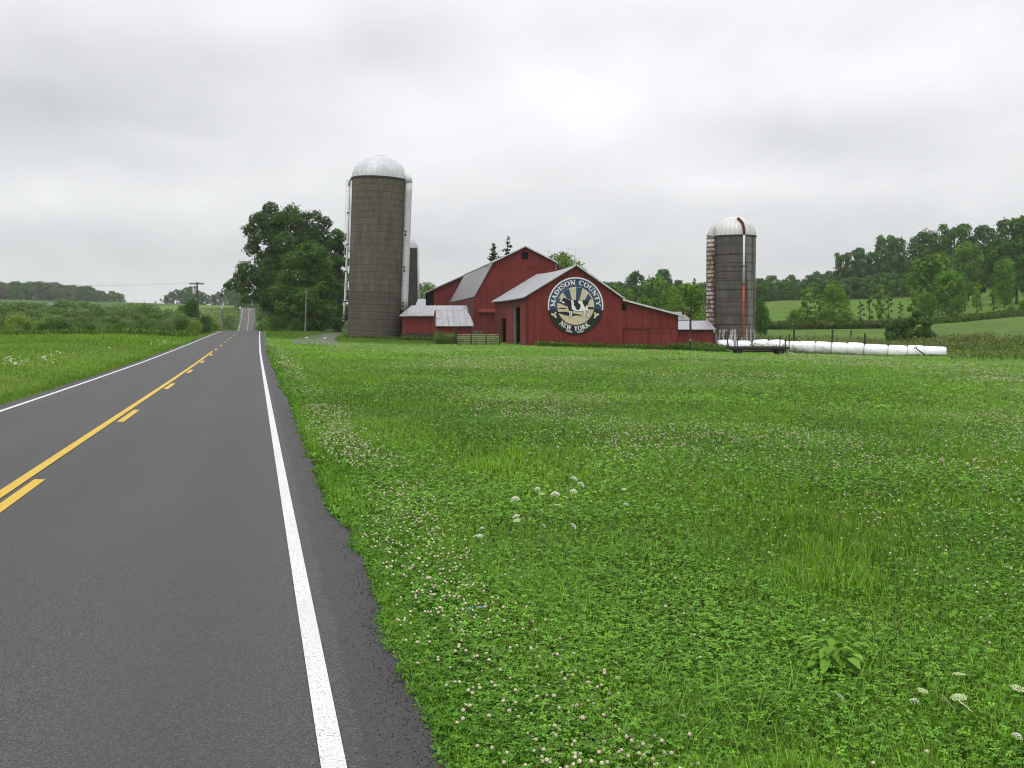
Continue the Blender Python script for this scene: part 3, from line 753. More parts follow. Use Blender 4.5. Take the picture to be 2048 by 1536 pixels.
for q in ([(430, 432), (470, 395), (545, 352), (612, 575), (520, 560)], [(692, 325), (812, 348), (755, 580), (685, 580)],
          [(930, 445), (1000, 545), (925, 600), (855, 580)], [(352, 545), (330, 600), (318, 625), (510, 700), (530, 640), (480, 560)]): poly(mb, q, -.018)
mb.build('sun_ray', 'mural_blue', mural, fix=False)
mb = MB()
for q in ([(318, 742), (400, 722), (470, 722), (515, 745), (320, 748)], [(328, 800), (480, 797), (560, 812), (640, 828), (740, 845), (840, 885), (800, 884), (700, 868), (600, 884), (480, 870), (345, 825)],
          [(930, 712), (1032, 705), (1036, 690), (1028, 758), (970, 752), (925, 735)]): poly(mb, q, -.018)
mb.build('hill', 'mural_black', mural, fix=False)
mb = MB()
poly(mb, [(358, 605), (395, 560), (425, 512), (445, 535), (470, 540), (505, 552), (545, 575), (600, 578), (935, 576), (942, 600), (922, 660), (930, 720), (946, 905), (882, 915), (905, 800), (876, 780), (868, 872), (830, 922), (815, 905), (845, 860), (832, 792), (770, 795), (700, 792), (625, 780), (618, 900), (585, 908), (582, 785), (575, 905), (545, 915), (548, 775), (520, 690), (480, 645), (430, 640), (400, 606)], -.024)
cow = mb.build('cow', 'mural_black', mural, fix=False)
mb = MB()
for q in ([(585, 572), (630, 588), (648, 622), (640, 660), (668, 700), (690, 752), (730, 768), (765, 740), (780, 690), (765, 650), (728, 628), (730, 588), (808, 584), (822, 640), (850, 690), (866, 730), (858, 770), (830, 788), (770, 788), (700, 785), (640, 772), (604, 745), (600, 690), (598, 630)],
          [(552, 782), (577, 782), (578, 850), (572, 898), (552, 905), (560, 850)], [(588, 785), (608, 785), (612, 890), (592, 900)],
          [(838, 790), (862, 740), (895, 668), (915, 668), (922, 720), (898, 780), (872, 775), (862, 868), (830, 912), (822, 900), (850, 858)], [(905, 730), (925, 740), (940, 895), (892, 905), (915, 820)],
          [(362, 602), (425, 520), (436, 532), (392, 604)], [(400, 602), (440, 602), (472, 635), (432, 638)]): poly(mb, q, -.030)
mb.build('patch', 'mural_white', cow, fix=False)
mb = MB()
for (cx, cy, a, b_, rot) in ((232, 850, 34, 22, -20), (285, 826, 30, 17, 70), (283, 886, 36, 20, -60)):
    poly(mb, [(cx + a * math.cos(t_) * math.cos(R(rot)) - b_ * math.sin(t_) * math.sin(R(rot)), cy - a * math.cos(t_) * math.sin(R(rot)) - b_ * math.sin(t_) * math.cos(R(rot))) for t_ in np.linspace(0, 2 * PI, 17)[:-1]], -.018)
em = mb.build('emblem', 'mural_cream', mural, fix=False)
mb = MB()
for (cx, cy, a, b_, rot) in ((1112, 852, 34, 22, 20), (1062, 836, 34, 18, 100), (1066, 892, 36, 20, 60)):
    poly(mb, [(cx + a * math.cos(t_) * math.cos(R(rot)) - b_ * math.sin(t_) * math.sin(R(rot)), cy - a * math.cos(t_) * math.sin(R(rot)) - b_ * math.sin(t_) * math.cos(R(rot))) for t_ in np.linspace(0, 2 * PI, 17)[:-1]], -.018)
mb.build('emblem', 'mural_cream', mural, fix=False)
# serif letters: strokes (x0,y0,x1,y1,thickness) in a box 1 high, curves as arcs
TK, TN, SF = .24, .11, .09
def letter(ch):
    s = []; W = .85
    def ln(x0, y0, x1, y1, t): s.append(('l', x0, y0, x1, y1, t))
    def arc(cx, cy, rx, ry, a0, a1, t0_, t1_): s.append(('a', cx, cy, rx, ry, a0, a1, t0_, t1_))
    def serif(x, y, wd=.34): ln(x - wd / 2, y, x + wd / 2, y, SF)
    b, tp = SF / 2, 1 - SF / 2
    if ch == 'M':
        W = 1.1; ln(.17, 0, .17, 1, TN); ln(.93, 0, .93, 1, TK); ln(.17, 1, .53, .1, TK); ln(.53, .1, .93, 1, TN); serif(.17, b, .30); serif(.93, b, .36); serif(.10, tp, .24); serif(.98, tp, .26)
    elif ch == 'A': W = .95; ln(.15, 0, .46, 1, TN); ln(.46, 1, .80, 0, TK); ln(.26, .34, .66, .34, TN); serif(.15, b, .30); serif(.80, b, .36)
    elif ch == 'D': W = .92; ln(.2, 0, .2, 1, TK); serif(.2, b, .38); serif(.2, tp, .38); arc(.32, .5, .44, .445, -90, 90, TN, TK)
    elif ch == 'I': W = .45; ln(.22, 0, .22, 1, TK); serif(.22, b, .42); serif(.22, tp, .42)
    elif ch == 'S': W = .72; arc(.36, .73, .24, .215, 10, 270, TN, TN * 1.6); arc(.36, .28, .27, .225, 90, -170, TN * 1.8, TN); ln(.62, .68, .62, .98, .08); ln(.08, .02, .08, .34, .08)
    elif ch == 'O': W = .95; arc(.47, .5, .36, .445, -90, 90, TN, TK); arc(.47, .5, .36, .445, 90, 270, TN, TK)
    elif ch == 'N': W = .98; ln(.2, 0, .2, 1, TN); ln(.80, 0, .80, 1, TN); ln(.18, 1, .80, .05, TK); serif(.2, b, .32); serif(.12, tp, .28); serif(.80, tp, .32)
    elif ch == 'C': W = .85; arc(.46, .5, .36, .445, 50, 180, TN, TK); arc(.46, .5, .36, .445, 180, 310, TK, TN); ln(.74, .66, .74, .99, .09)
    elif ch == 'U': W = .95; ln(.22, .34, .22, 1, TK); ln(.76, .34, .76, 1, TN); arc(.49, .34, .27, .28, 180, 360, TK, TN); serif(.22, tp, .40); serif(.76, tp, .32)
    elif ch == 'T': W = .85; ln(.42, 0, .42, 1, TK); ln(.06, tp, .78, tp, SF * 1.2); serif(.42, b, .40); ln(.07, .72, .07, 1, .08); ln(.77, .72, .77, 1, .08)
    elif ch == 'Y': W = .9; ln(.12, 1, .44, .45, TK); ln(.80, 1, .46, .45, TN); ln(.45, 0, .45, .5, TK); serif(.12, tp, .36); serif(.80, tp, .30); serif(.45, b, .38)
    elif ch == 'E': W = .8; ln(.2, 0, .2, 1, TK); ln(.04, tp, .68, tp, SF); ln(.04, b, .70, b, SF); ln(.2, .52, .52, .52, SF); ln(.67, .74, .67, 1, .08); ln(.70, 0, .70, .27, .08); ln(.52, .40, .52, .64, .07)
    elif ch == 'W': W = 1.25; ln(.12, 1, .36, 0, TK); ln(.36, 0, .60, .95, TN); ln(.60, 1, .84, 0, TK); ln(.84, 0, 1.08, 1, TN); serif(.12, tp, .34); serif(.60, tp, .34); serif(1.08, tp, .28)
    elif ch == 'R': W = .95; ln(.2, 0, .2, 1, TK); arc(.34, .74, .30, .215, -90, 90, TN, TK); ln(.2, tp, .36, tp, SF); ln(.2, .52, .36, .52, SF); ln(.42, .50, .78, .04, TK); serif(.2, b, .38); serif(.82, b, .24)
    elif ch == 'K': W = .98; ln(.2, 0, .2, 1, TK); ln(.26, .42, .74, 1, TN); ln(.40, .58, .80, 0, TK); serif(.2, b, .38); serif(.2, tp, .38); serif(.74, tp, .30); serif(.82, b, .28)
    elif ch == '1': W = .5; ln(.25, 0, .25, 1, TK); serif(.25, b, .44); ln(.08, .8, .25, .97, .12)
    elif ch == '8': W = .7; arc(.35, .75, .21, .20, 0, 360, .17, .17); arc(.35, .27, .26, .22, 0, 360, .17, .17)
    elif ch == '0': W = .7; arc(.35, .5, .25, .43, -90, 90, .12, .22); arc(.35, .5, .25, .43, 90, 270, .12, .22)
    elif ch == '6': W = .7; arc(.35, .30, .25, .24, 0, 360, .17, .17); arc(.52, .42, .42, .52, 110, 190, .14, .2)
    elif ch == '2': W = .7; arc(.33, .70, .24, .24, 160, -20, .13, .2); ln(.55, .62, .12, .08, .16); ln(.08, .06, .64, .06, .14)
    return s, W
def stroke_quads(s):
    out = []
    for q in s:
        if q[0] == 'l':
            _, x0, y0, x1, y1, t_ = q; d = math.hypot(x1 - x0, y1 - y0); nx, ny = -(y1 - y0) / d * t_ / 2, (x1 - x0) / d * t_ / 2
            if abs(x1 - x0) > .05 and abs(y1 - y0) > .5:   # diagonal: keep its ends level
                hx = t_ / 2 * d / abs(y1 - y0); out.append([(x0 - hx, y0), (x0 + hx, y0), (x1 + hx, y1), (x1 - hx, y1)])
            else:
                m = 4 if abs(x1 - x0) > .3 else 1
                for k in range(m):
                    a, b = k / m, (k + 1) / m
                    out.append([(x0 + (x1 - x0) * f + sg * nx, y0 + (y1 - y0) * f + sg * ny) for f, sg in ((a, 1), (b, 1), (b, -1), (a, -1))])
        else:
            _, cx, cy, rx, ry, a0, a1, t0_, t1_ = q; m = 10
            for k in range(m):
                p = []
                for f, sg in ((k / m, 1), ((k + 1) / m, 1), ((k + 1) / m, -1), (k / m, -1)):
                    a = R(a0 + (a1 - a0) * f); wv = t0_ + (t1_ - t0_) * (math.sin(f * PI) if abs(a1 - a0) > 170 and t0_ != t1_ else f)
                    p.append((cx + (rx + sg * wv / 2) * math.cos(a), cy + (ry + sg * wv / 2 * .8) * math.sin(a)))
                out.append(p)
    return out
def arc_text(name, text, r0, r1, ac, span, top, y=-.020, squeeze=1.0):
    mb = MB(); adv = []; x = 0
    for ch in text:
        if ch == ' ': x += .55; continue
        s, W = letter(ch); adv.append((s, x)); x += W + .04
    tot = x
    for s, xo in adv:
        for qd in stroke_quads(s):
            pts = []
            for px, py in qd:
                f = (xo + px) / tot - .5; rr_ = r0 + (r1 - r0) * py if top else r1 - (r1 - r0) * py
                a = ac - f * span if top else ac + f * span
                pts.append((rr_ * MR * math.cos(a), y, rr_ * MR * math.sin(a)))
            mb.quad(*pts)
    return mb.build(name, 'mural_white', mural, fix=False)
arc_text('lettering', 'MADISON COUNTY', .735, .905, R(90.5), R(183), True)
arc_text('lettering', 'NEW YORK', .705, .875, R(267), R(82), False)
arc_text('lettering', '1806', .885, .955, R(255.5), R(15.5), False)
arc_text('lettering', '2006', .885, .955, R(280.5), R(15.5), False)

# ---- gambrel barn behind it
RB = R(9); pB = P(949, 668, 118.0)
FB = Frame((pB.x, pB.y, gz(pB.x, pB.y) - .1), RB)
gam = thing('gambrel_barn', FB.loc, RB, 'tall red barn with a grey gambrel roof and one small loft opening', 'barn')
pk = FB.y(1050, 494.5); kl = FB.y(987, 525); el = FB.y(951, 591); LB = 29.0
kr = (2 * pk[0] - kl[0], kl[1]); er = (2 * pk[0] - el[0], el[1]); gl = (max(el[0], 0.0), el[1])
lw0, lw1 = FB.y(1044, 518.5), FB.y(1056, 504.5)
x0 = 0.0; x1 = 2 * pk[0]
mb = MB(); mb.panel([(x0, -.6), (x1, -.6), (x1, el[1] - .15), kr, pk, kl, (x0, el[1] - .15)], [rect(lw0[0], lw1[0], lw0[1], lw1[1])], 'x', 0, .16); mb.build('wall', 'red_boards', gam)
mb = MB(); mb.panel([(.165, -.6), (LB, -.6), (LB, el[1] - .2), (.165, el[1] - .2)], (), 'y', x0, .16); mb.panel([(.165, -.6), (LB, -.6), (LB, el[1] - .2), (.165, el[1] - .2)], (), 'y', x1 - .165, .16)
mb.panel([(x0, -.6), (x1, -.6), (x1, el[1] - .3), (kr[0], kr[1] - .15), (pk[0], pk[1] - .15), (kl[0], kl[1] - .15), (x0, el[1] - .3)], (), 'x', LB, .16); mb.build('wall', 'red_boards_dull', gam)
for (k_, e_, sg) in ((kl, el, -1), (kr, er, 1)):
    ee = slope_ext(k_, e_, .12)
    roof_part('roof', gam, [(k_[0] + sg * .06, k_[1] + .05), (ee[0] + sg * .10, ee[1] + .02)], -.22, LB + .2, 'roof_metal_dull', .08, .05)
    ke = slope_ext(pk, k_, .16)
    roof_part('roof', gam, [(pk[0], pk[1] + .14), (ke[0], ke[1] + .14)], -.32, LB + .3, 'roof_metal', .09, .08)
mb = MB()
for a_, b_ in ((pk, slope_ext(pk, kl, .16)), (pk, slope_ext(pk, kr, .16))):
    b = len(mb.v)
    mb.v += [(a_[0], -.36, a_[1] + .02), (b_[0], -.36, b_[1] + .02), (b_[0], -.36, b_[1] + .155), (a_[0], -.36, a_[1] + .155), (a_[0], -.33, a_[1] + .02), (b_[0], -.33, b_[1] + .02), (b_[0], -.33, b_[1] + .155), (a_[0], -.33, a_[1] + .155)]
    mb.f += [tuple(b + i for i in q) for q in ((0, 1, 2, 3), (7, 6, 5, 4), (0, 4, 5, 1), (3, 2, 6, 7), (0, 3, 7, 4), (1, 5, 6, 2))]
mb.build('rake_trim', 'trim_pale', gam)
mb = MB(); mb.panel(rect(lw0[0] - .08, lw1[0] + .08, lw0[1] - .08, lw1[1] + .08), [rect(lw0[0], lw1[0], lw0[1], lw1[1])], 'x', -.03, .06); wf = mb.build('window', 'red_boards_dull', gam)
mb = MB(); mb.box(lw0[0], lw1[0], .11, .13, lw0[1], lw1[1]); mb.build('pane', 'void_shade_black', wf)
z1_, z2_ = FB.y(1050, 535)[1], FB.y(1050, 596)[1]
for q_ in ((x0 + 1.2, x1 - 1.2, z1_, z1_ + .06), (x0 + .1, x1 - .1, z2_, z2_ + .06)): mb = MB(); mb.box(q_[0], q_[1], -.03, -.002, q_[2], q_[3]); mb.build('siding_seam', 'red_boards_dull', gam)
mb = MB(); mb.box(x0 - .02, x0 + .12, -.022, -.001, -.2, el[1] - .3); mb.build('corner_board', 'red_boards_dull', gam)
aw0, aw1 = FB.y(957, 625.5), FB.y(1006, 620)
mb = MB(); b = len(mb.v)
mb.v += [(aw0[0], -.003, aw1[1] + .12), (aw1[0] + 2, -.003, aw1[1] + .12), (aw1[0] + 2, -.55, aw1[1] - .25), (aw0[0], -.55, aw1[1] - .18), (aw0[0], -.003, aw1[1] + .04), (aw1[0] + 2, -.003, aw1[1] + .04), (aw1[0] + 2, -.55, aw1[1] - .36), (aw0[0], -.55, aw1[1] - .29)]
mb.f += [tuple(b + i for i in q) for q in ((0, 1, 2, 3), (7, 6, 5, 4), (0, 4, 5, 1), (3, 2, 6, 7), (0, 3, 7, 4), (1, 5, 6, 2))]; mb.build('door_hood', 'red_trim', gam)
dd0 = FB.y(962, 668); mb = MB(); mb.box(dd0[0], aw1[0] + 1.5, -.12, -.04, .05, aw1[1] - .05); mb.build('sliding_door', 'red_boards_worn', gam)
f0, f1 = FB.y(947, 672), FB.y(964, 661); mb = MB(); mb.box(f0[0] - .05, f1[0], -.25, -.012, -.5, f1[1]); mb.build('foundation', 'foundation', gam)

# ---- rear wing: wider red barn behind the gambrel
pC = P(868, 640, 148.5); FC = Frame((pC.x, pC.y, gz(pC.x, pC.y) - .2), RB)
rear = thing('rear_barn', FC.loc, RB, 'red barn wing farther back whose long pale roof edge rises behind the gambrel roof', 'barn')
ec = FC.y(868, 578.5); pc = FC.y(983, 527.0); wc = 2 * pc[0]
mb = MB(); mb.panel([(0, -.5), (wc, -.5), (wc, ec[1]), pc, (0, ec[1])], (), 'x', 0, .16); mb.build('wall', 'red_boards', rear)
mb = MB(); mb.panel([(.165, -.5), (16, -.5), (16, ec[1] - .1), (.165, ec[1] - .1)], (), 'y', 0, .16); mb.panel([(.165, -.5), (16, -.5), (16, ec[1] - .1), (.165, ec[1] - .1)], (), 'y', wc - .16, .16); mb.panel([(0, -.5), (wc, -.5), (wc, ec[1] - .15), (pc[0], pc[1] - .15), (0, ec[1] - .15)], (), 'x', 16, .16); mb.build('wall', 'void_shade_black', rear)  # side and back walls coloured near-black, their shade painted in
for e_ in ((0, ec[1]), (wc, ec[1])):
    q = slope_ext(pc, e_, .5); roof_part('roof', rear, [(pc[0], pc[1] + .14), (q[0], q[1] + .14)], -.4, 16.3, 'roof_metal_pale', .16)

# ---- low sheds on the left
pD = P(804.5, 680, 122.0); FD = Frame((pD.x, pD.y, gz(pD.x, pD.y) - .2), 0)
sh1 = thing('long_shed', FD.loc, 0, 'long low red shed with pale ribbed roof between the tall silo and the barns', 'shed')
ez = FD.y(805, 630.5)[1]; rzv = FD.y(805, 612.2, 4.0)[1]; W1 = FD.y(938, 640)[0]; fz = FD.y(805, 666)[1]
mb = MB(); mb.panel([(.02, fz), (W1, fz), (W1, ez), (.02, ez)], (), 'x', 0, .14); mb.build('wall', 'red_boards', sh1)
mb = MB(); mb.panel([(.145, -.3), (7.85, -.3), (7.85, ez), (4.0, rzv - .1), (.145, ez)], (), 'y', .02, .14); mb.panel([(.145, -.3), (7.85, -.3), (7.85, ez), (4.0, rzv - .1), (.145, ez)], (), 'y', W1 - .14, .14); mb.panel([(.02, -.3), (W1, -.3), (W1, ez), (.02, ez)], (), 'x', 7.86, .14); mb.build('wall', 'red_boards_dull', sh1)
mb = MB(); mb.slab([[(-.25, -.35, ez + .02), (W1 + .1, -.35, ez + .02)], [(.75, 4.0, rzv + .08), (W1 - .4, 4.0, rzv + .08)]], .07); mb.build('roof', 'roof_metal_pale', sh1)
mb = MB(); mb.slab([[(.75, 4.01, rzv + .08), (W1 - .4, 4.01, rzv + .08)], [(.2, 8.3, ez + .02), (W1, 8.3, ez + .02)]], .07); mb.build('roof', 'roof_metal_pale', sh1)
mb = MB(); mb.box(-.25, W1 + .08, -.40, -.352, ez - .12, ez + .015); mb.build('fascia', 'trim_pale', sh1)
mb = MB(); mb.box(-.1, W1, -.18, .20, -1.0, fz - .004); mb.build('foundation', 'foundation_dark', sh1)

RD2 = R(8); pD2 = P(873, 684, 107.0); FD2 = Frame((pD2.x, pD2.y, gz(pD2.x, pD2.y) - .1), RD2)
sh2 = thing('small_shed', FD2.loc, RD2, 'small red shed before the long one, with a steep patched pale metal roof', 'shed')
q0 = FD2.y(873, 652.5); q1 = FD2.y(945, 652.5); tz0 = FD2.y(872, 618.8, 3.0); tz1 = FD2.y(929, 618.8, 3.0)
mb = MB(); mb.panel([(0, -.8), (q1[0] - .05, -.8), (q1[0] - .05, q0[1]), (0, q0[1])], (), 'x', 0, .12); mb.build('wall', 'red_boards', sh2)
mb = MB(); mb.panel([(.125, -.8), (5.9, -.8), (5.9, q0[1]), (3.0, tz0[1] - .1), (.125, q0[1])], (), 'y', 0, .12); mb.panel([(.125, -.8), (5.9, -.8), (5.9, q0[1]), (3.0, tz0[1] - .25), (.125, q0[1])], (), 'y', q1[0] - .17, .12); mb.panel([(0, -.8), (q1[0] - .05, -.8), (q1[0] - .05, q0[1]), (0, q0[1])], (), 'x', 5.9, .12); mb.build('wall', 'red_boards_dull', sh2)
rows = []
for i in range(7):
    f = i / 6; bow = math.sin(f * PI) * .16
    rows.append([(-.10 + (tz0[0] + .1) * f, -.30 + 3.3 * f, q0[1] + (tz0[1] - q0[1]) * f + bow + .05), (q1[0] * .5 + tz1[0] * .0, -.30 + 3.3 * f, q0[1] + (tz0[1] - q0[1]) * f + bow + .03), (q1[0] + .1 + (tz1[0] - q1[0] - .1) * f ** 1.6, -.30 + 3.3 * f, q0[1] + (tz1[1] - q0[1]) * f + bow + .05)])
mb = MB(); mb.slab(rows, .06); mb.build('roof', 'roof_metal_patched', sh2)
mb = MB(); mb.slab([[(tz0[0], 3.02, tz0[1] + .03), (tz1[0], 3.02, tz0[1] + .03)], [(0, 6.2, q0[1]), (q1[0], 6.2, q0[1])]], .06); mb.build('roof', 'roof_metal_patched', sh2)

pE = P(833, 640, 165); FE = Frame((pE.x, pE.y, gz(pE.x, pE.y) - .2), 0)
sh3 = thing('back_shed', FE.loc, 0, 'pale roofed shed glimpsed between the second silo and the rear barn', 'shed')
ez = FE.y(840, 613.5)[1]; rz3 = FE.y(840, 597.5, 5)[1]; W3 = FE.y(905, 620)[0]
mb = MB(); mb.panel([(0, -.4), (W3, -.4), (W3, ez), (0, ez)], (), 'x', 0, .14); mb.panel([(.145, -.4), (9.9, -.4), (9.9, ez), (5, rz3 - .1), (.145, ez)], (), 'y', 0, .14); mb.panel([(.145, -.4), (9.9, -.4), (9.9, ez), (5, rz3 - .1), (.145, ez)], (), 'y', W3 - .14, .14); mb.panel([(0, -.4), (W3, -.4), (W3, ez), (0, ez)], (), 'x', 9.92, .14); mb.build('wall', 'red_boards_dull', sh3)
mb = MB(); mb.slab([[(-.2, -.3, ez), (W3 + .2, -.3, ez)], [(-.2, 5, rz3), (W3 + .2, 5, rz3)], [(-.2, 10.3, ez), (W3 + .2, 10.3, ez)]], .07); mb.build('roof', 'roof_metal_pale', sh3)

# ---- sheds on the right, against the shorter silo
pF = P(1357, 692, 104.0); FF = Frame((pF.x, pF.y, gz(pF.x, pF.y) - .3), 0)
sh4 = thing('feed_shed', FF.loc, 0, 'low red shed with a pale ribbed roof between the mural barn and the shorter silo', 'shed')
ez = FF.y(1357, 658.5)[1]; W4 = FF.y(1427, 670)[0]; rz4 = FF.y(1357, 641.3, 3.6)[1]; tx0, tx1 = FF.y(1353, 641, 3.6)[0], FF.y(1416, 641, 3.6)[0]
mb = MB(); mb.panel([(-.3, -.6), (W4, -.6), (W4, ez), (-.3, ez)], (), 'x', 0, .12); mb.build('wall', 'red_boards', sh4)
mb = MB(); mb.panel([(.125, -.6), (6.9, -.6), (6.9, ez), (.125, ez)], (), 'y', -.3, .12); mb.panel([(.125, -.6), (6.9, -.6), (6.9, ez), (.125, ez)], (), 'y', W4 - .12, .12); mb.panel([(-.3, -.6), (W4, -.6), (W4, ez), (-.3, ez)], (), 'x', 6.91, .12); mb.build('wall', 'red_boards_dull', sh4)
mb = MB(); mb.slab([[(-.4, -.3, ez), (W4 + .2, -.3, ez)], [(tx0, 3.6, rz4), (tx1, 3.6, rz4)], [(-.4, 7.3, ez), (W4, 7.3, ez)]], .06); mb.build('roof', 'roof_metal_pale', sh4)
mb = MB(); sxx = FF.y(1402, 670)[0]; mb.box(sxx, sxx + .06, -.015, -.001, -.5, ez - .05); mb.build('siding_seam', 'dark_wood', sh4)
pG = P(1350, 660, 117); FG = Frame((pG.x, pG.y, gz(pG.x, pG.y) - .2), 0)
sh5 = thing('grey_shed', FG.loc, 0, 'small shed with a dull grey sloping roof just behind the mural barn lean-to', 'shed')
gz0, gz1 = FG.y(1356, 639.5)[1], FG.y(1356, 623.5, 3.0)[1]; gx1 = FG.y(1380, 640)[0]; gxt = FG.y(1362, 624, 3)[0]
mb = MB(); mb.panel(rect(-1.5, gx1 - .1, -.4, gz0), (), 'x', 0, .12); mb.panel([(.125, -.4), (5.9, -.4), (5.9, gz0), (3, gz1 - .1), (.125, gz0)], (), 'y', gx1 - .22, .12); mb.panel([(.125, -.4), (5.9, -.4), (5.9, gz0), (3, gz1 - .1), (.125, gz0)], (), 'y', -1.5, .12); mb.panel(rect(-1.5, gx1 - .1, -.4, gz0), (), 'x', 5.92, .12); mb.build('wall', 'red_boards_dull', sh5)
mb = MB(); mb.slab([[(-1.7, -.3, gz0), (gx1 + .1, -.3, gz0)], [(-1.7, 3, gz1), (gxt, 3, gz1)], [(-1.7, 6.2, gz0), (gx1 + .1, 6.2, gz0)]], .06); mb.build('roof', 'roof_metal_dull', sh5)
px_ = FG.y(1366, 630, 1.0); mb = MB(); mb.tube([(px_[0], 1.0, gz0), (px_[0], 1.0, FG.y(1366, 619, 1.0)[1])], .12, 8); mb.build('vent_pipe', 'rust', sh5)

# ------------------------------------------------------------------ silos
def cyl_uv(name, r, h, mat, parent, n=64, uoff=0.0):
    V = []; uv = []; Fq = []
    m = n + 1; zs = np.linspace(-1.0, h, 12)
    for z in zs:
        for k in range(m): a = 2 * PI * k / n - PI; V.append((r * math.sin(a), -r * math.cos(a), z)); uv.append((a * r + uoff, z))
    for i in range(len(zs) - 1):
        for k in range(n): Fq.append((i * m + k, i * m + k + 1, (i + 1) * m + k + 1, (i + 1) * m + k))
    me = fast_mesh(name, V, Fq, None, mat, True); ul = me.uv_layers.new(name='UVMap'); li = np.empty(len(me.loops), np.int32); me.loops.foreach_get('vertex_index', li)
    ul.data.foreach_set('uv', np.asarray(uv, np.float32)[li].ravel()); return link(bpy.data.objects.new(name, me), parent)
def dome_uv(name, r, h, z0, mat, parent, n=96, rings=12, rib=.012, ribs=32):
    V = []; uv = []; Fq = []; m = n + 1
    for i in range(rings + 1):
        t_ = i / rings * PI / 2 * .985
        for k in range(m):
            a = 2 * PI * k / n - PI; rr_ = r * math.cos(t_) * (1 + rib * max(0, math.cos(a * ribs)) ** 2 - rib * .5)
            V.append((rr_ * math.sin(a), -rr_ * math.cos(a), z0 + h * math.sin(t_))); uv.append((k / n, i / rings))
    for i in range(rings):
        for k in range(n): Fq.append((i * m + k, i * m + k + 1, (i + 1) * m + k + 1, (i + 1) * m + k))
    me = fast_mesh(name, V, Fq, None, mat, True); ul = me.uv_layers.new(name='UVMap'); li = np.empty(len(me.loops), np.int32); me.loops.foreach_get('vertex_index', li)
    ul.data.foreach_set('uv', np.asarray(uv, np.float32)[li].ravel()); return link(bpy.data.objects.new(name, me), parent)
def polar(r, a, z): return (r * math.sin(a), -r * math.cos(a), z)      # a=0 faces the camera side, + to the right

# tall silo by the road
YS = 126.5; base = P(749, 676, YS); gb = gz(base.x, base.y)
s1 = thing('tall_silo', (base.x, base.y, gb - .1), 0, 'tall brown stave silo with a shiny white dome, standing nearest the road', 'silo')
s1.rotation_euler = (0, R(2.35), 0)
rS = 54.2 * YS / 2051; hS = (P(757, 359, YS).z - gb + .1); hd = 47 * YS / 2051
cyl_uv('wall', rS, hS, 'stave_brown', s1, 72)
dm = dome_uv('dome', rS + .06, hd, hS - .02, 'dome_metal', s1)
mb = MB(); mb.rev([(0.001, hS + hd + .12), (.5, hS + hd + .09), (.75, hS + hd - .03), (.75, hS + hd - .16)], 24); mb.build('cap', 'white_paint', dm, True)
mb = MB(); mb.rev([(rS + .02, hS - .16), (rS + .10, hS - .16), (rS + .10, hS + .03), (rS + .02, hS + .03)], 72); mb.build('rim', 'black_iron', s1)
# chute up the right-hand side
ac = R(78); cr = rS + .36; 
mb = MB(); cpts = [polar(cr, ac, z) for z in np.linspace(3.6, hS - .35, 14)]; mb.tube(cpts, .45, 14); ch = mb.build('chute', 'chute_white', s1, True)
mb = MB(); mb.tube([polar(cr, ac, hS - .36), polar(cr - .1, ac, hS + .15), polar(cr - .75, ac, hS + .75), polar(cr - 1.1, ac, hS + .9)], [.49, .49, .45, .3], 14); mb.build('hood', 'white_paint', ch, True)
for zf in (.655, .43, .21):
    for dzz in (0, .42):
        c_ = Vector(polar(cr, ac, hS * zf + dzz)); mb = MB(); mb.tube([c_ + Vector((-.12, -.42, 0)), c_ + Vector((-.12, -.50, 0))], .13, 10); mb.build('port', 'black_iron', ch)
mb = MB()
for z in np.arange(3.8, hS - .5, .42): mb.box(cr * math.sin(ac) - .66, cr * math.sin(ac) - .50, -cr * math.cos(ac) - .42, -cr * math.cos(ac) - .30, z, z + .16)
mb.build('ladder', 'galvanised', ch)
# filler pipe and ladder on the left
ap = R(-88)
mb = MB(); mb.tube([polar(rS + .52, ap, 1.9), polar(rS + .40, ap, hS * .25), polar(rS + .34, ap, hS * .6), polar(rS + .36, ap, hS - .9)], .145, 10); pp = mb.build('filler_pipe', 'white_paint', s1, True)
mb = MB(); mb.tube([polar(rS + .36, ap, hS - .92), polar(rS + .34, ap, hS - .3), polar(rS + .05, ap, hS + .18), polar(rS - .35, ap, hS + .55)], .16, 10); mb.build('elbow', 'galvanised', pp, True)
for zz in (2.55, 2.1, hS * .22, hS * .41, hS * .58, hS * .78):
    mb = MB(); mb.rev([(.150, zz), (.178, zz), (.178, zz + .14), (.150, zz + .14)], 12, *polar(rS + .36 + (.12 if zz < 4 else .03), ap, 0)[:2]); mb.build('clamp', 'black_iron', pp)
mb = MB()
for off in (-.05, .55):
    x_, y_, _ = polar(rS + .18 + off, ap - R(3), 0); mb.tube([(x_, y_, hS * .52), (x_, y_, hS - .1)], .022, 6)
xa, ya, _ = polar(rS + .10, ap - R(3), 0); xb_, yb_, _ = polar(rS + .76, ap - R(3), 0)
for z in np.arange(hS * .53, hS - .1, .68): mb.tube([(xa, ya, z), (xb_, yb_, z)], .02, 5)
mb.build('ladder', 'galvanised', s1)

# second silo behind it
Y2 = 188.0; b2 = P(809, 655, Y2); g2 = gz(b2.x, b2.y)
s2_ = thing('second_silo', (b2.x, b2.y, g2 - .2), 0, 'dark stave silo half hidden behind the tall brown one', 'silo')
r2 = 26.5 * Y2 / 2051; h2 = P(809, 497, Y2).z - g2 + .2
cyl_uv('wall', r2, h2, 'stave_dark', s2_, 48); dome_uv('dome', r2 + .05, 27 * Y2 / 2051, h2, 'dome_metal', s2_, 96, 10)
a2 = R(82); mb = MB(); mb.tube([polar(r2 + .2, a2, 2.5), polar(r2 + .2, a2, h2 + .35)], .22, 10); ch = mb.build('chute', 'chute_white', s2_, True)

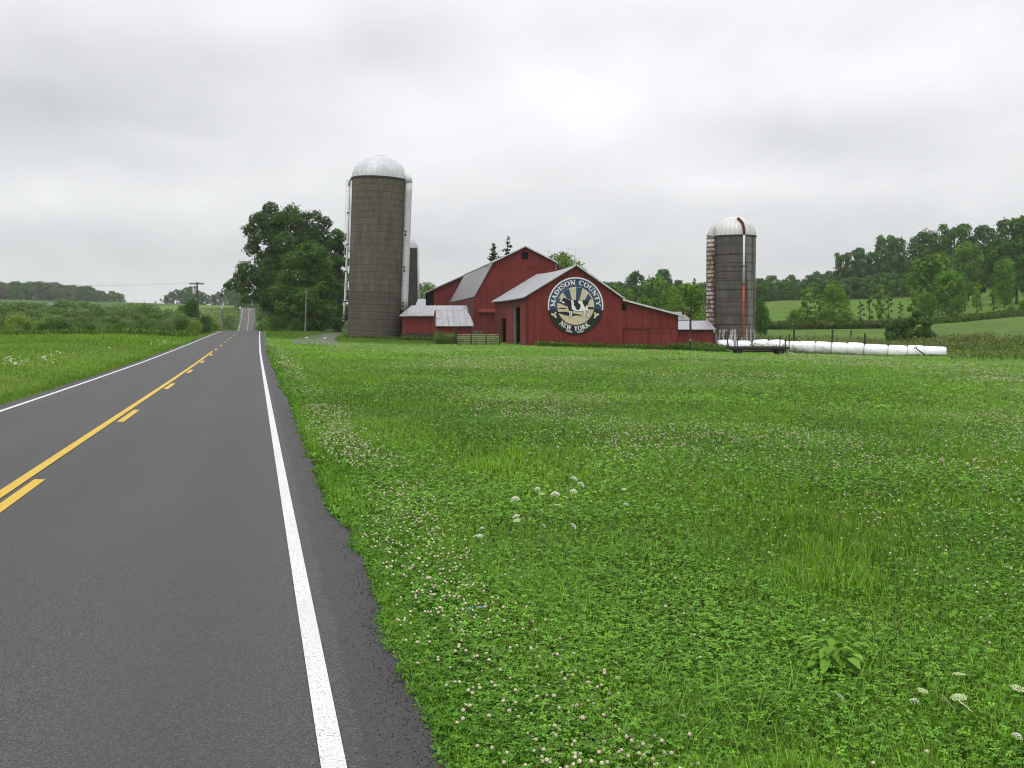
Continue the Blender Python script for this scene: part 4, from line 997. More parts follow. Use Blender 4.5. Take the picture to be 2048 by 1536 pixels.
# shorter silo on the right
Y3 = 109.5; b3 = P(1465.5, 690, Y3); g3 = gz(b3.x, b3.y)
s3_ = thing('short_silo', (b3.x, b3.y, g3 - .1), 0, 'shorter grey stave silo with weathered dome, rusty chute and a white and orange pipe', 'silo')
s3_.rotation_euler = (0, R(-.2), 0)
r3 = 43.3 * Y3 / 2051; h3 = P(1467, 473, Y3).z - g3 + .1; d3 = 40 * Y3 / 2051
cyl_uv('wall', r3, h3, 'stave_grey', s3_, 64); dm = dome_uv('dome', r3 + .05, d3, h3 - .02, 'dome_weathered', s3_)
mb = MB(); mb.rev([(r3 + .01, h3 - .12), (r3 + .075, h3 - .12), (r3 + .075, h3 + .02), (r3 + .01, h3 + .02)], 64); mb.build('rim', 'black_iron', s3_)
a3 = R(-76); cr3 = r3 + .30
mb = MB(); mb.tube([polar(cr3, a3, z) for z in np.linspace(1.5, h3 - .1, 10)], .47, 12); ch = mb.build('chute', 'chute_rusty', s3_, True)
mb = MB(); mb.tube([polar(cr3, a3, h3 - .1), polar(cr3 - .03, a3, h3 + .02), polar(cr3 - .22, a3, h3 + .75), polar(cr3 - .34, a3, h3 + 1.02)], [.50, .50, .34, .24], 12); mb.build('hood', 'dome_weathered', ch, True)
mb = MB(); mb.tube([polar(cr3 - .06, a3, 1.62), polar(cr3 - .06, a3, 1.92)], .50, 12); mb.build('collar', 'stone_pale', ch, True)
a4 = R(13); rp = r3 + .16
mb = MB(); mb.tube([polar(rp, a4, h3 * .565), polar(rp, a4, h3 - .02)], .115, 10); pp = mb.build('filler_pipe', 'white_paint', s3_, True)
mb = MB(); mb.tube([polar(rp, a4 - R(1), h3 * .10), polar(rp, a4, h3 * .562)], .125, 10); mb.build('lower_section', 'orange_paint', pp, True)
mb = MB(); mb.tube([polar(rp, a4, h3 - .02), polar(rp + .02, a4, h3 + .55), polar(rp - .42, a4, h3 + 1.25), polar(rp - 1.0, a4 - R(8), h3 + 1.75)], [.13, .14, .14, .17], 10); mb.build('elbow', 'rust', pp, True)
for zf in (.72, .56, .40):
    mb = MB(); mb.rev([(.118, h3 * zf), (.155, h3 * zf), (.155, h3 * zf + .1), (.118, h3 * zf + .1)], 10, *polar(rp, a4, 0)[:2]); mb.build('clamp', 'black_iron', pp)
for k in range(12):
    z = h3 * (.06 + .93 * k / 12); mb = MB(); mb.rev([(r3 + .004, z - .022), (r3 + .03, z), (r3 + .004, z + .022)], 64); mb.build('hoop', 'black_iron', s3_)

# ------------------------------------------------------------------ farmyard things
# white wrapped bales in a row, counted from the right-hand end
edges = [(1394, 1425), (1434, 1467), (1472, 1502), (1506, 1538), (1537, 1571), (1570, 1602), (1600, 1632), (1631, 1664), (1663, 1696), (1695, 1729), (1728, 1777), (1776, 1816), (1815, 1850), (1848, 1895)]
def bale_mesh(seed, L, r=.64):
    rg = np.random.default_rng(seed); prof = []; n = 40
    xs = [0, .012, .05, .12, .25, .4, .5, .6, .75, .88, .95, .988, 1.0]
    rr_ = [.55, .80, .93, .985, 1.0, 1.01, 1.012, 1.01, 1.0, .985, .93, .80, .55]
    V = []; ph = rg.uniform(0, 6, 4)
    for f, q in zip(xs, rr_):
        for k in range(n):
            a = 2 * PI * k / n; rad = r * q * (1 + .022 * math.sin(3 * a + ph[0] + f * 3) + .016 * math.sin(5 * a + ph[1] - f * 6) + .012 * math.sin(f * 14 + ph[2] + a))
            y = rad * math.cos(a); z = rad * math.sin(a); z = max(z, -r * .86); V.append(((f - .5) * L, y, z))
    Fq = [(i * n + k, i * n + (k + 1) % n, (i + 1) * n + (k + 1) % n, (i + 1) * n + k) for i in range(len(xs) - 1) for k in range(n)]
    c0 = len(V); V += [(-.5 * L - .01, 0, 0), (.5 * L + .01, 0, 0)]; e = (len(xs) - 1) * n
    for k in range(n): Fq.append((c0, (k + 1) % n, k, k)); Fq.append((c0 + 1, e + k, e + (k + 1) % n, e + (k + 1) % n))
    Tq = []
    for f in Fq:
        Tq.append((f[0], f[1], f[2]))
        if f[3] != f[2]: Tq.append((f[0], f[2], f[3]))
    return fast_mesh('bale', V, Tq, None, 'bale_wrap', True)
def bale_pos(u):
    Y = 106.5 if u < 1500 else 106.5 + (100.0 - 106.5) * (u - 1500) / 395
    q = at(u, Y); top = np.interp(u, [1394, 1500, 1570, 1640, 1700, 1760, 1895], [681, 680.5, 680.5, 683, 686, 689, 694]); q.z = P(u, top, Y).z - .64; return q
nb = len(edges)
for i, (ua, ub) in enumerate(edges):
    A_, B_ = bale_pos(ua), bale_pos(ub); d = B_ - A_; k = nb - i; A_.z += random.uniform(-.05, .05); B_.z = A_.z + d.z; A_.y += random.uniform(-.08, .08); B_.y = A_.y + d.y
    o = bpy.data.objects.new('wrapped_bale', bale_mesh(50 + i, d.length * .975, .655 + .04 * math.sin(i * 2.3))); C.objects.link(o)
    o.location = (A_ + B_) / 2; o.rotation_euler = (.1 * i, -math.atan2(d.z, math.hypot(d.x, d.y)), math.atan2(d.y, d.x) + random.uniform(-.03, .03))
    o.rotation_euler.x = 0
    extra = {1: 'white plastic wrapped bale closing the right-hand end of the row, twig against it', nb: 'white wrapped bale half sunk in weeds beside the feed shed, farthest left', nb - 1: 'white wrapped bale at the foot of the shorter silo, left of the wagon stakes', nb - 2: 'white wrapped bale seen right between the wagon stakes and the silo base'}
    tag(o, extra.get(k, 'white plastic wrapped bale, %s from the right-hand end of the row' % ORD[k - 1]), 'bale', 'white wrapped bales in a row')

# hay wagon
pw0, pw1 = at(1462, 84.5), at(1572, 84.0); dW = pw1 - pw0; LW = math.hypot(dW.x, dW.y); rzw = math.atan2(dW.y, dW.x)
wg = thing('hay_wagon', (pw0.x, pw0.y, min(pw0.z, pw1.z) + .02), rzw, 'low dark flatbed hay wagon with upright end stakes, parked before the white bales', 'wagon')
zb_ = .62
mb = MB(); mb.box(-.25, LW + .2, -1.05, 1.05, zb_, zb_ + .07); mb.box(-.25, LW + .2, -1.08, -1.02, zb_ - .10, zb_ + .09); mb.box(-.25, LW + .2, 1.02, 1.08, zb_ - .10, zb_ + .09); mb.build('bed', 'dark_wood', wg)
mb = MB(); mb.box(0, LW, -.45, -.33, zb_ - .22, zb_ - .01); mb.box(0, LW, .33, .45, zb_ - .22, zb_ - .01)
for q in (.55, LW - .55): mb.box(q - .06, q + .06, -.85, .85, .24, .38); mb.box(q - .05, q + .05, -.45, .45, .38, zb_ - .22)
mb.tube([(.5, 0, .30), (LW - .5, 0, .30)], .045, 8); mb.build('chassis', 'black_iron', wg)
for xq in (.55, LW - .55):
    for yq in (-.92, .92):
        mb = MB(); mb.tube([(xq, yq - .09, .29), (xq, yq - .06, .29), (xq, yq + .06, .29), (xq, yq + .09, .29)], [.25, .30, .30, .25], 18); wh = mb.build('wheel', 'rubber', wg)
        mb = MB(); mb.tube([(xq, yq - .10, .29), (xq, yq + .10, .29)], .15, 12); mb.build('rim', 'black_iron', wh)
for xq, le, h in ((-.20, -.22, .72), (.42, .06, .85), (LW - .62, .05, 1.0), (LW + .12, .03, 1.15)):
    mb = MB(); mb.tube([(xq, -.95, zb_), (xq + le, -.95, zb_ + h)], .038, 6); mb.build('stake', 'dark_wood', wg)
for xq in (-.20, LW + .12):
    mb = MB(); mb.tube([(xq, .95, zb_), (xq + .03, .95, zb_ + .8)], .038, 6); mb.build('stake', 'dark_wood', wg)
mb = MB(); mb.tube([(LW + .1, 0, .3), (LW + .75, 0, .06)], .04, 6); mb.build('tongue', 'galvanised', wg)

# farm gate and the dark leaning post beside it
ga, gb_ = at(914, 99.5), at(1000, 99.0); dG = gb_ - ga; LG = math.hypot(dG.x, dG.y)
gt = thing('farm_gate', (ga.x, ga.y, ga.z), math.atan2(dG.y, dG.x), 'pale green weathered farm gate with horizontal rails, before the barns', 'gate')
for zq in (.18, .40, .60, .78, .97):
    mb = MB(); mb.box(0, LG, -.03, .03, zq - .055, zq + .055); mb.build('rail', 'gate_paint', gt)
for xq in (LG * .33, LG * .68, LG - .05): mb = MB(); mb.box(xq - .05, xq + .05, -.05, .05, 0, 1.06); mb.build('upright', 'dark_wood', gt)
q = at(911, 99.2); gp = thing('gate_post', q, 0, 'dark leaning post with a slanting brace at the left end of the farm gate', 'post')
mb = MB(); mb.tube([(0, 0, -.3), (.05, 0, 1.0), (-.02, 0, 1.75)], [.12, .11, .10], 8); mb.build('post', 'dark_wood', gp)
mb = MB(); mb.tube([(-.42, 0, -.2), (-.10, 0, .75)], .09, 8); mb.build('brace', 'dark_wood', gp)

# thin dark post beside the mural barn
q = at(1381, 92); tp = thing('thin_post', q, 0, 'thin dark upright post standing in weeds at the lean-to corner', 'post')
ht = P(1381, 612, 92).z - q.z
mb = MB(); mb.tube([(0, 0, -.3), (0, 0, ht * .5), (-.02, 0, ht)], [.115, .10, .08], 8); mb.build('post', 'dark_wood', tp)
mb = MB(); mb.box(-.10, .10, -.13, -.10, ht * .24, ht * .28); mb.build('tin_plate', 'pole_wood_grey', tp)

# fence posts behind the bales
for i, (u, vt, vb, Yp) in enumerate(((1588, 660, 680, 112), (1664.5, 660, 681, 112), (1700.5, 661, 676, 126), (1731, 667, 687, 109))):
    q = at(u, Yp); h = P(u, vt, Yp).z - q.z
    lab = ['dark fence post nearest the shorter silo, behind the white bales', 'dark fence post behind the bales, second from the silo', 'short leaning fence post behind the bales, third from the silo', 'dark fence post with a knobbly top, nearest the round shrub'][i]
    o = thing('fence_post', q, 0, lab, 'post', 'fence posts behind the bales'); le = (.02, .05, .18, -.03)[i]
    mb = MB(); mb.tube([(0, 0, -.3), (le * .6, 0, h * .6), (le, 0, h)], [.11, .10, .105], 8); mb.build('post', 'dark_wood', o)
# broken branch against the last bale
q = at(1838, 98.6); br = MB(); br.tube([(-.45, 0, .95), (-.1, 0, .70), (.35, -.1, .35), (.85, -.2, .02)], [.03, .05, .06, .07], 6); br.tube([(-.1, 0, .7), (-.25, 0, .98), (-.3, 0, 1.2)], [.04, .03, .015], 5); br.tube([(-.3, 0, .85), (-.6, 0, .7)], [.03, .012], 5)
o = br.build('fallen_branch', 'dark_wood'); o.location = q; tag(o, 'broken dark branch leaning on the white bales near their right-hand end', 'branch')
# stones by the driveway
for u, v, lab in ((613.5, 678, 'white stone at the left edge of the gravel driveway'), (650, 679, 'white stone between the two driveway tracks')):
    q = hit(u, v); bm = bmesh.new(); bmesh.ops.create_icosphere(bm, subdivisions=2, radius=.15)
    for vv in bm.verts: vv.co *= 1 + .18 * math.sin(vv.co.x * 9 + vv.co.y * 7 + u); vv.co.z *= .8
    me = bpy.data.meshes.new('stone'); bm.to_mesh(me); bm.free(); me.materials.append(MATS['stone_pale']); o = link(bpy.data.objects.new('stone', me)); o.location = q + Vector((0, 0, .10)); tag(o, lab, 'stone', 'white stones on the driveway')

# utility poles, wires, sign, mailbox
def pole(u, vt, Y, label, mat, cross=True, lean=0.0, k=1.0):
    q = at(u, Y); h = P(u, vt, Y).z - q.z; o = thing('utility_pole', q, 0, label, 'pole', 'utility poles along the road')
    mb = MB(); mb.tube([(0, 0, -.5), (lean * .5, 0, h * .5), (lean, 0, h)], [.19 * k, .16 * k, .13 * k], 10); mb.build('shaft', mat, o)
    if cross:
        mb = MB(); mb.box(-.9 + lean, .88 + lean, -.18, -.06, h - .30, h - .16); mb.build('crossarm', 'pole_wood', o)
        for xq in (-.8, -.35, .35, .78): mb = MB(); mb.tube([(xq + lean, -.12, h - .16), (xq + lean, -.12, h - .02)], [.05, .035], 8); mb.build('insulator', 'porcelain', o)
        mb = MB(); mb.tube([(-.34 + lean, -.1, h - 1.45), (-.34 + lean, -.1, h - .75)], .22, 12); mb.build('transformer', 'galvanised', o)
    return o, q + Vector((lean, 0, h))
pA, tA = pole(396.5, 564, 128, 'dark utility pole with a crossarm and transformer, rising from the bushes', 'pole_wood', True, -.05, .75)
pBb, tB = pole(444.5, 578, 178, 'slim grey utility pole with a white marker, beside the road', 'pole_wood_grey', False, 0, .8)
mb = MB(); mb.tube([(0, 0, 4.2), (0, 0, 4.9)], .185, 10); mb.build('marker', 'white_paint', pBb)
mb = MB(); mb.box(-.25, .2, -.14, .14, 6.35, 6.75); mb.build('cap_bracket', 'dark_wood', pBb)
pCc, tC = pole(610, 579, 140, 'thin grey pole in front of the big roadside trees', 'pole_wood_grey', False, .25, .6)
def wire(a, b, sag):
    mb = MB(); mb.tube([a.lerp(b, f) - Vector((0, 0, sag * 4 * f * (1 - f))) for f in np.linspace(0, 1, 14)], .006, 4, False); return mb
far_l = P(-120, 560, 118)
for i, (xo, end, lab) in enumerate(((-.8, far_l, 'thin overhead wire running left from the crossarm pole'), (.78, far_l + Vector((.6, 4, .1)), 'second overhead wire running left from the crossarm pole'))):
    o = wire(tA + Vector((xo, -.12, -.05)), end, .5).build('power_line', 'black_iron'); tag(o, lab, 'power line', 'overhead wires')
for xo, dz_, lab in ((.35, -.05, 'upper overhead wire sagging between the two roadside poles'), (.1, -1.7, 'lower overhead wire sagging between the two roadside poles')):
    o = wire(tA + Vector((xo, -.12, dz_)), tB + Vector((0, 0, dz_ * .4 - .1)), .6).build('power_line', 'black_iron'); tag(o, lab, 'power line', 'overhead wires')
q = at(481, 372); sg_ = thing('road_sign', q, 0, 'small pale roadside sign at the top of the far hill', 'sign'); hh = P(481, 615.5, 372).z - q.z
mb = MB(); mb.tube([(0, 0, -.3), (0, 0, hh)], .05, 6); mb.build('post', 'galvanised', sg_)
mb = MB(); mb.tube([(0, -.06, hh), (0, -.10, hh)], .42, 8); mb.build('plate', 'white_paint', sg_)
q = at(530, 205); q.z = P(530, 659, 205).z; mbx = thing('mailbox', q, 0, 'white mailbox on a post at the road edge below the trees', 'mailbox')
mb = MB(); mb.box(-.05, .05, -.05, .05, -.8, .55); mb.build('post', 'dark_wood', mbx)
mb = MB(); mb.tube([(-.45, 0, .75), (.55, 0, .55)], .16, 10); mb.build('box', 'white_paint', mbx)
# two far buildings in the scrub on the left
def far_shed(name, u0, u1, v0, v1, Y, label, roofmat, cat):
    a_ = P(u0, v1, Y); b_ = P(u1, v1, Y); top = P(u0, v0, Y + 3).z; Wd = b_.x - a_.x; g = gz(a_.x, Y)
    o = thing(name, (a_.x, Y, g), 0, label, cat); e = a_.z - g
    mb = MB(); mb.box(0, Wd, 0, 6, -.6, max(e, .4)); mb.build('wall', roofmat, o)
    mb = MB(); mb.slab([[(-.3, -.3, e), (Wd + .3, -.3, e)], [(-.6, 3, top - g), (Wd * .8, 3, top - g)], [(-.3, 6.3, e), (Wd + .3, 6.3, e)]], .06); mb.build('roof', roofmat, o)
far_shed('far_shed', 345, 374, 618.5, 628.5, 215, 'pale roofed shed showing above the scrub left of the poles', 'white_paint', 'shed')
far_shed('far_house', 92, 111, 607, 613, 270, 'tiny bluish grey roof showing through the scrub below the far wood', 'roof_metal_dull', 'house')

# ------------------------------------------------------------------ foliage
def rand_dirs(n, rg, up=0.0):
    d = rg.normal(size=(n, 3)); d[:, 2] += up; return d / np.linalg.norm(d, axis=1)[:, None]
def leaf_cards(Pc, Nn, size, rg, aspect=.62):
    """one folded leaf spray (4 corner diamond) per point"""
    n = len(Pc); t_ = np.cross(Nn, rand_dirs(n, rg)); t_ /= np.maximum(np.linalg.norm(t_, axis=1), 1e-6)[:, None]
    s_ = np.cross(Nn, t_); L = size[:, None]; fold = Nn * L * .22
    V = np.stack([Pc - t_ * L * .5, Pc + s_ * L * aspect * .5 + fold * rg.uniform(-.5, 1, (n, 1)), Pc + t_ * L * .5 - fold * rg.uniform(0, 1, (n, 1)), Pc - s_ * L * aspect * .5 + fold * rg.uniform(-.5, 1, (n, 1))], 1).reshape(-1, 3)
    b = np.arange(n)[:, None] * 4
    return V, np.vstack([b + np.array([0, 1, 2]), b + np.array([0, 2, 3])])
def crown_mesh(name, blobs, nleaf, lsize, colA, colB, seed, squash=.8, mat='leaf', ragged=.42, tips=.22, floor=None):
    """blobs (x,y,z,r): leaf sprays over every clump, ragged outside, thinner inside"""
    rg = np.random.default_rng(seed); B = np.array(blobs, float); wts = B[:, 3] ** 2; wts /= wts.sum()
    idx = rg.choice(len(B), nleaf, p=wts); d = rand_dirs(nleaf, rg, .25)
    rad = 1 - np.abs(rg.normal(0, .22, nleaf)); rad = np.where(rg.random(nleaf) < tips, np.minimum(rad + rg.exponential(ragged * .5, nleaf), 1.30), rad)
    lump = 1 + .28 * np.sin(d[:, 0] * 5 + idx * 1.7) * np.sin(d[:, 1] * 5 + idx) * np.sin(d[:, 2] * 4 + idx * .6)
    Pc = B[idx, :3] + d * (B[idx, 3] * rad * lump)[:, None] * np.array([1, 1, squash])
    if floor is not None: Pc[:, 2] = np.maximum(Pc[:, 2], floor + rg.random(nleaf) * lsize)
    N = d * 1.1 + rand_dirs(nleaf, rg) * .6 + np.array([0, 0, .30]); N /= np.linalg.norm(N, axis=1)[:, None]
    V, T = leaf_cards(Pc, N, lsize * rg.uniform(.55, 1.35, nleaf), rg)
    cb = rg.random(len(B)); k = np.clip(cb[idx] * .65 + rg.random(nleaf) * .5 - .05, 0, 1)[:, None]
    col = np.array(colA) * (1 - k) + np.array(colB) * k; col *= rg.uniform(.8, 1.2, (nleaf, 1))
    return fast_mesh(name, V, T, np.vstack([col, col]), mat)
def tree_blobs(rg, n, w, h, base, shape='round'):
    out = []
    for k in range(n):
        z = base + (h - base) * ((k + .5) / n) ** .85
        f = (z - base) / (h - base)
        env = {'round': math.sin(PI * min(.97, .14 + .80 * f)) ** .75, 'cone': 1.05 - f * .8, 'tall': math.sin(PI * min(.96, .2 + .72 * f)) ** .6, 'top': .35 + .65 * math.sin(PI * min(.95, f * .92)) ** .6}[shape]
        a = k * 2.4 + rg.uniform(-.5, .5); q = env * w * .5 * rg.uniform(.35, .85)
        r_ = w * (rg.uniform(.11, .21) if shape in ('top', 'tall') else rg.uniform(.14, .24)) * (.7 + .3 * env)
        out.append((q * math.cos(a), q * math.sin(a), min(z, h - r_ * .6), r_))
    return out
def trunk_mesh(name, h, r, blobs, rg, limbs=7, top=.72, lean=0.0, mat='bark'):
    mb = MB(); pts = [(0, 0, -.04 * h), (lean * .2, 0, h * .2), (lean * .6 + rg.uniform(-.02, .02) * h, rg.uniform(-.02, .02) * h, h * .45), (lean, 0, h * top)]
    mb.tube(pts, [r * 1.25, r, r * .75, r * .25], 7)
    for k in rg.choice(len(blobs), min(limbs, len(blobs)), replace=False):
        b = blobs[k]; z0 = min(max(b[2] * .62, h * .16), h * top * .95); s0 = Vector((lean * z0 / h, 0, z0)); e = Vector(b[:3])
        m = s0.lerp(e, .5) + Vector((0, 0, -.02 * h)); mb.tube([s0, m, e], [r * .42, r * .28, r * .08], 5)
    me = bpy.data.meshes.new(name); me.from_pydata(mb.v, [], mb.f); me.update(); me.materials.append(MATS[mat]); return me
GREENS = {'deep': ((.022, .056, .011), (.070, .152, .024)), 'mid': ((.034, .085, .013), (.105, .215, .028)), 'light': ((.055, .125, .015), (.150, .265, .030)),
          'blue': ((.032, .078, .030), (.082, .155, .052)), 'olive': ((.070, .130, .036), (.145, .220, .072)), 'tan': ((.065, .085, .046), (.125, .140, .075)), 'yellow': ((.105, .18, .024), (.20, .29, .040))}  # the blue set carries distance haze painted into the leaf colour
# unit-height variants (1 m tall); each tree object scales them to its own size
VAR = {}
def variant(key, seed, w=.75, base=.18, shape='round', nb=26, nl=2600, ls=.055, col='mid', trunk=.022, limbs=7, mat='leaf', trunk_top=.72):
    rg = np.random.default_rng(seed); B = tree_blobs(rg, nb, w, 1.0, base, shape)
    ca, cb = [tuple(min(.34, x * 1.3) for x in q) for q in GREENS[col]]; VAR[key] = (crown_mesh('crown', B, nl, ls, ca, cb, seed + 1), trunk_mesh('trunk', 1.0, trunk, B, rg, limbs, trunk_top))
variant('oak_mid', 11, .85, .16, 'round', 30, 5200, .046, 'mid'); variant('oak_deep', 12, .78, .14, 'round', 30, 5200, .046, 'deep'); variant('oak_light', 13, .9, .12, 'round', 30, 5600, .044, 'light')
variant('tall_blue', 14, .50, .22, 'tall', 26, 3400, .044, 'blue'); variant('ragged_blue', 15, .62, .38, 'top', 15, 2300, .048, 'blue', .018, 12); variant('tall_deep', 16, .55, .16, 'tall', 28, 3800, .044, 'deep')
variant('wood_a', 17, .8, .05, 'round', 22, 2200, .070, 'blue'); variant('wood_b', 18, .75, .05, 'round', 22, 2200, .070, 'deep'); variant('wood_c', 19, .85, .05, 'round', 24, 2200, .070, 'mid'); variant('wood_tan', 20, .8, .03, 'round', 22, 2000, .075, 'tan')
variant('sapling', 21, .5, .10, 'tall', 14, 1300, .055, 'light', .014, 8); variant('sapling_thin', 22, .34, .12, 'tall', 11, 520, .060, 'light', .014, 8); variant('mid_low', 23, 1.0, .02, 'round', 26, 3600, .055, 'mid'); 
variant('shrub_olive', 24, 1.5, .02, 'round', 26, 3000, .075, 'olive', .02, 4); variant('shrub_olive_b', 25, 1.7, .0, 'round', 28, 3200, .075, 'olive', .02, 4); variant('shrub_green', 26, 1.5, .0, 'round', 26, 3000, .075, 'mid', .02, 4); variant('shrub_yellow', 27, 1.5, .0, 'round', 22, 2600, .075, 'yellow', .02, 3); variant('shrub_deep', 28, 1.4, .0, 'round', 24, 2800, .075, 'deep', .02, 4)
def conifer(key, seed, tiers, wd_, gap):
    rg = np.random.default_rng(seed); Pc = []; Nn = []; Sz = []
    for k in range(tiers):
        f = k / (tiers - 1); z = .10 + .88 * f; L = wd_ * .5 * (1 - f) ** .8 + .015
        for j in range(7 if f < .9 else 4):
            if rg.random() < gap: continue
            a = rg.uniform(0, 2 * PI); ll = L * rg.uniform(.6, 1.2); m = max(5, int(26 * ll / .17))
            for i in range(m):
                t_ = (i + .5) / m; Pc.append((math.cos(a) * ll * t_ + rg.normal(0, .008), math.sin(a) * ll * t_ + rg.normal(0, .008), z - ll * (.30 * t_ - .18 * t_ * t_) + rg.normal(0, .006))); Nn.append((rg.normal(0, .5), rg.normal(0, .5), 1)); Sz.append(rg.uniform(.025, .05))
    Nn = np.array(Nn); Nn /= np.linalg.norm(Nn, axis=1)[:, None]; V, T = leaf_cards(np.array(Pc), Nn, np.array(Sz), rg, .5); kk = rg.random(len(Pc))[:, None]
    col = np.array((.020, .044, .018)) * (1 - kk) + np.array((.045, .085, .032)) * kk
    mb = MB(); mb.tube([(0, 0, -.03), (0, 0, .5), (0, 0, 1.0)], [.018, .010, .002], 6); me = bpy.data.meshes.new('trunk'); me.from_pydata(mb.v, [], mb.f); me.update(); me.materials.append(MATS['bark'])
    VAR[key] = (fast_mesh('crown', V, T, np.vstack([col, col]), 'leaf'), me)
conifer('cone', 29, 34, .36, .05); conifer('cone_sparse', 31, 24, .40, .42); variant('ragged_deep', 30, .60, .30, 'top', 17, 2600, .048, 'deep', .018, 12)
def plant_tree(key, q, h, wscale, label, cat='tree', name='tree', group=None, rz=None, stem='trunk'):
    cm, tm = VAR[key]; o = thing(name, q, random.uniform(0, 6.28) if rz is None else rz, label, cat, group)
    o.scale = (h * wscale, h * wscale, h)
    link(bpy.data.objects.new('crown', cm), o); link(bpy.data.objects.new(stem, tm), o); return o
def tree_at(key, u, vt, Y, wscale, label, **k):
    q = at(u, Y); h = P(u, vt, Y).z - q.z; sk_ = .12 if key.startswith('wood') else .03; q.z -= sk_ * h; h *= 1 + sk_ * .7; return plant_tree(key, q, h * 1.02, wscale, label, **k)

# ---- the big roadside trees: clumps (picture column, row, radius) at their own distance, with real depth
def hero_tree(u0, Y, blobs_px, nl, ls, col, seed, label, name='broadleaf_tree', trunk_r=.38, depth=.8, fill=10, group=None):
    rg = np.random.default_rng(seed); q = at(u0, Y); B = []; W = max(b[0] for b in blobs_px) - min(b[0] for b in blobs_px)
    half = W * Y / 2051 * .5 * depth
    for (u, v, r_) in blobs_px:
        f = abs(u - u0) / (W * .5 + 1e-3); dy_ = rg.uniform(-1, 1) * half * math.sqrt(max(.08, 1 - min(1, f) ** 2))
        p = P(u, v, Y) - q; B.append((p.x, dy_, p.z, r_ * Y / 2051))
    for k in range(fill):
        b = B[rg.integers(len(B))]; B.append((b[0] * .7, -b[1] + rg.uniform(-.3, .3) * half, b[2] * rg.uniform(.85, 1.0), b[3] * .95))
    o = thing(name, q, 0, label, 'tree', group); H = max(b[2] + b[3] for b in B)
    me = crown_mesh('crown', B, nl, ls, *GREENS[col], seed, .85, floor=.1, ragged=.30, tips=.16); link(bpy.data.objects.new('crown', me), o)
    link(bpy.data.objects.new('trunk', trunk_mesh('trunk', H, trunk_r, B, rg, 14, .8)), o); return o
hero_tree(548, 168, [(520, 432, 20), (545, 420, 16), (578, 424, 20), (590, 445, 22), (505, 462, 16), (500, 480, 14), (535, 455, 26), (560, 470, 28), (590, 480, 26), (510, 500, 16), (520, 520, 20), (545, 510, 26), (575, 515, 28),
    (500, 540, 18), (480, 555, 17), (465, 568, 13), (457, 572, 9), (490, 575, 18), (510, 560, 22), (535, 550, 28), (520, 590, 20), (545, 590, 26), (500, 598, 12), (560, 560, 30), (575, 600, 28), (548, 625, 22), (530, 612, 14), (575, 640, 24)], 30000, .42, 'deep', 101, 'tallest dark broadleaf tree, its limbs reaching out over the road', trunk_r=.45)
hero_tree(625, 176, [(615, 438, 15), (632, 432, 13), (648, 446, 16), (600, 455, 18), (625, 462, 22), (645, 475, 20), (612, 490, 24), (640, 505, 24), (660, 490, 16), (610, 525, 26), (645, 535, 26), (625, 560, 28), (600, 580, 26), (650, 575, 24), (625, 610, 28)], 19000, .42, 'deep', 102, 'dark rounded tree behind, between the tallest tree and the silo')
hero_tree(678, 165, [(675, 468, 12), (688, 476, 10), (668, 488, 14), (682, 500, 14), (672, 520, 16), (690, 525, 13), (668, 545, 17), (684, 555, 16), (660, 575, 20), (682, 590, 20), (665, 610, 22), (688, 625, 18), (668, 640, 18), (645, 640, 16)], 12000, .38, 'deep', 103, 'dark tree close against the tall silo, partly hidden by its ladder')
hero_tree(612, 146, [(600, 500, 18), (620, 492, 16), (640, 505, 18), (585, 525, 20), (612, 522, 24), (645, 530, 20), (570, 555, 20), (600, 552, 26), (632, 555, 26), (655, 560, 18), (560, 585, 20), (588, 585, 26), (620, 588, 28), (650, 590, 22), (568, 612, 20), (600, 615, 26), (635, 618, 26), (660, 620, 18), (585, 640, 20), (615, 645, 22), (645, 645, 20)], 24000, .36, 'mid', 104, 'lighter green leafy tree standing in front of the dark roadside trees', trunk_r=.30)
for (k_, u, vt, Y, wsc, lab) in (('shrub_deep', 555, 632, 150, .9, 'dark undergrowth bush under the tallest tree beside the road'), ('shrub_deep', 592, 638, 143, .8, 'dark bush below the lighter green tree, left of the thin pole'), ('shrub_green', 528, 640, 205, .8, 'leafy bush beside the mailbox below the overhanging tree'), ('shrub_deep', 640, 640, 146, .9, 'dark bush below the lighter green tree, right of the thin pole'), ('shrub_deep', 676, 636, 150, .8, 'dark bush at the foot of the trees beside the tall silo'),
                             ('mid_low', 535, 600, 260, .7, 'greyish green tree down the road beyond the tallest tree')):
    tree_at(k_, u, vt, Y, wsc, lab, cat='bush' if 'shrub' in k_ else 'tree', name='bush' if 'shrub' in k_ else 'tree', stem='stem' if 'shrub' in k_ else 'trunk')
for i, (k_, u, vt, Y, wsc) in enumerate((('wood_b', 520, 588, 460, 1.1), ('wood_a', 505, 590, 450, 1.0), ('wood_b', 492, 592, 455, 1.0), ('wood_a', 478, 585, 460, 1.0), ('wood_b', 540, 585, 450, 1.1))):
    tree_at(k_, u, vt, Y, wsc, 'dark hazy tree in the clump closing the far end of the road', group='trees at the far end of the road')

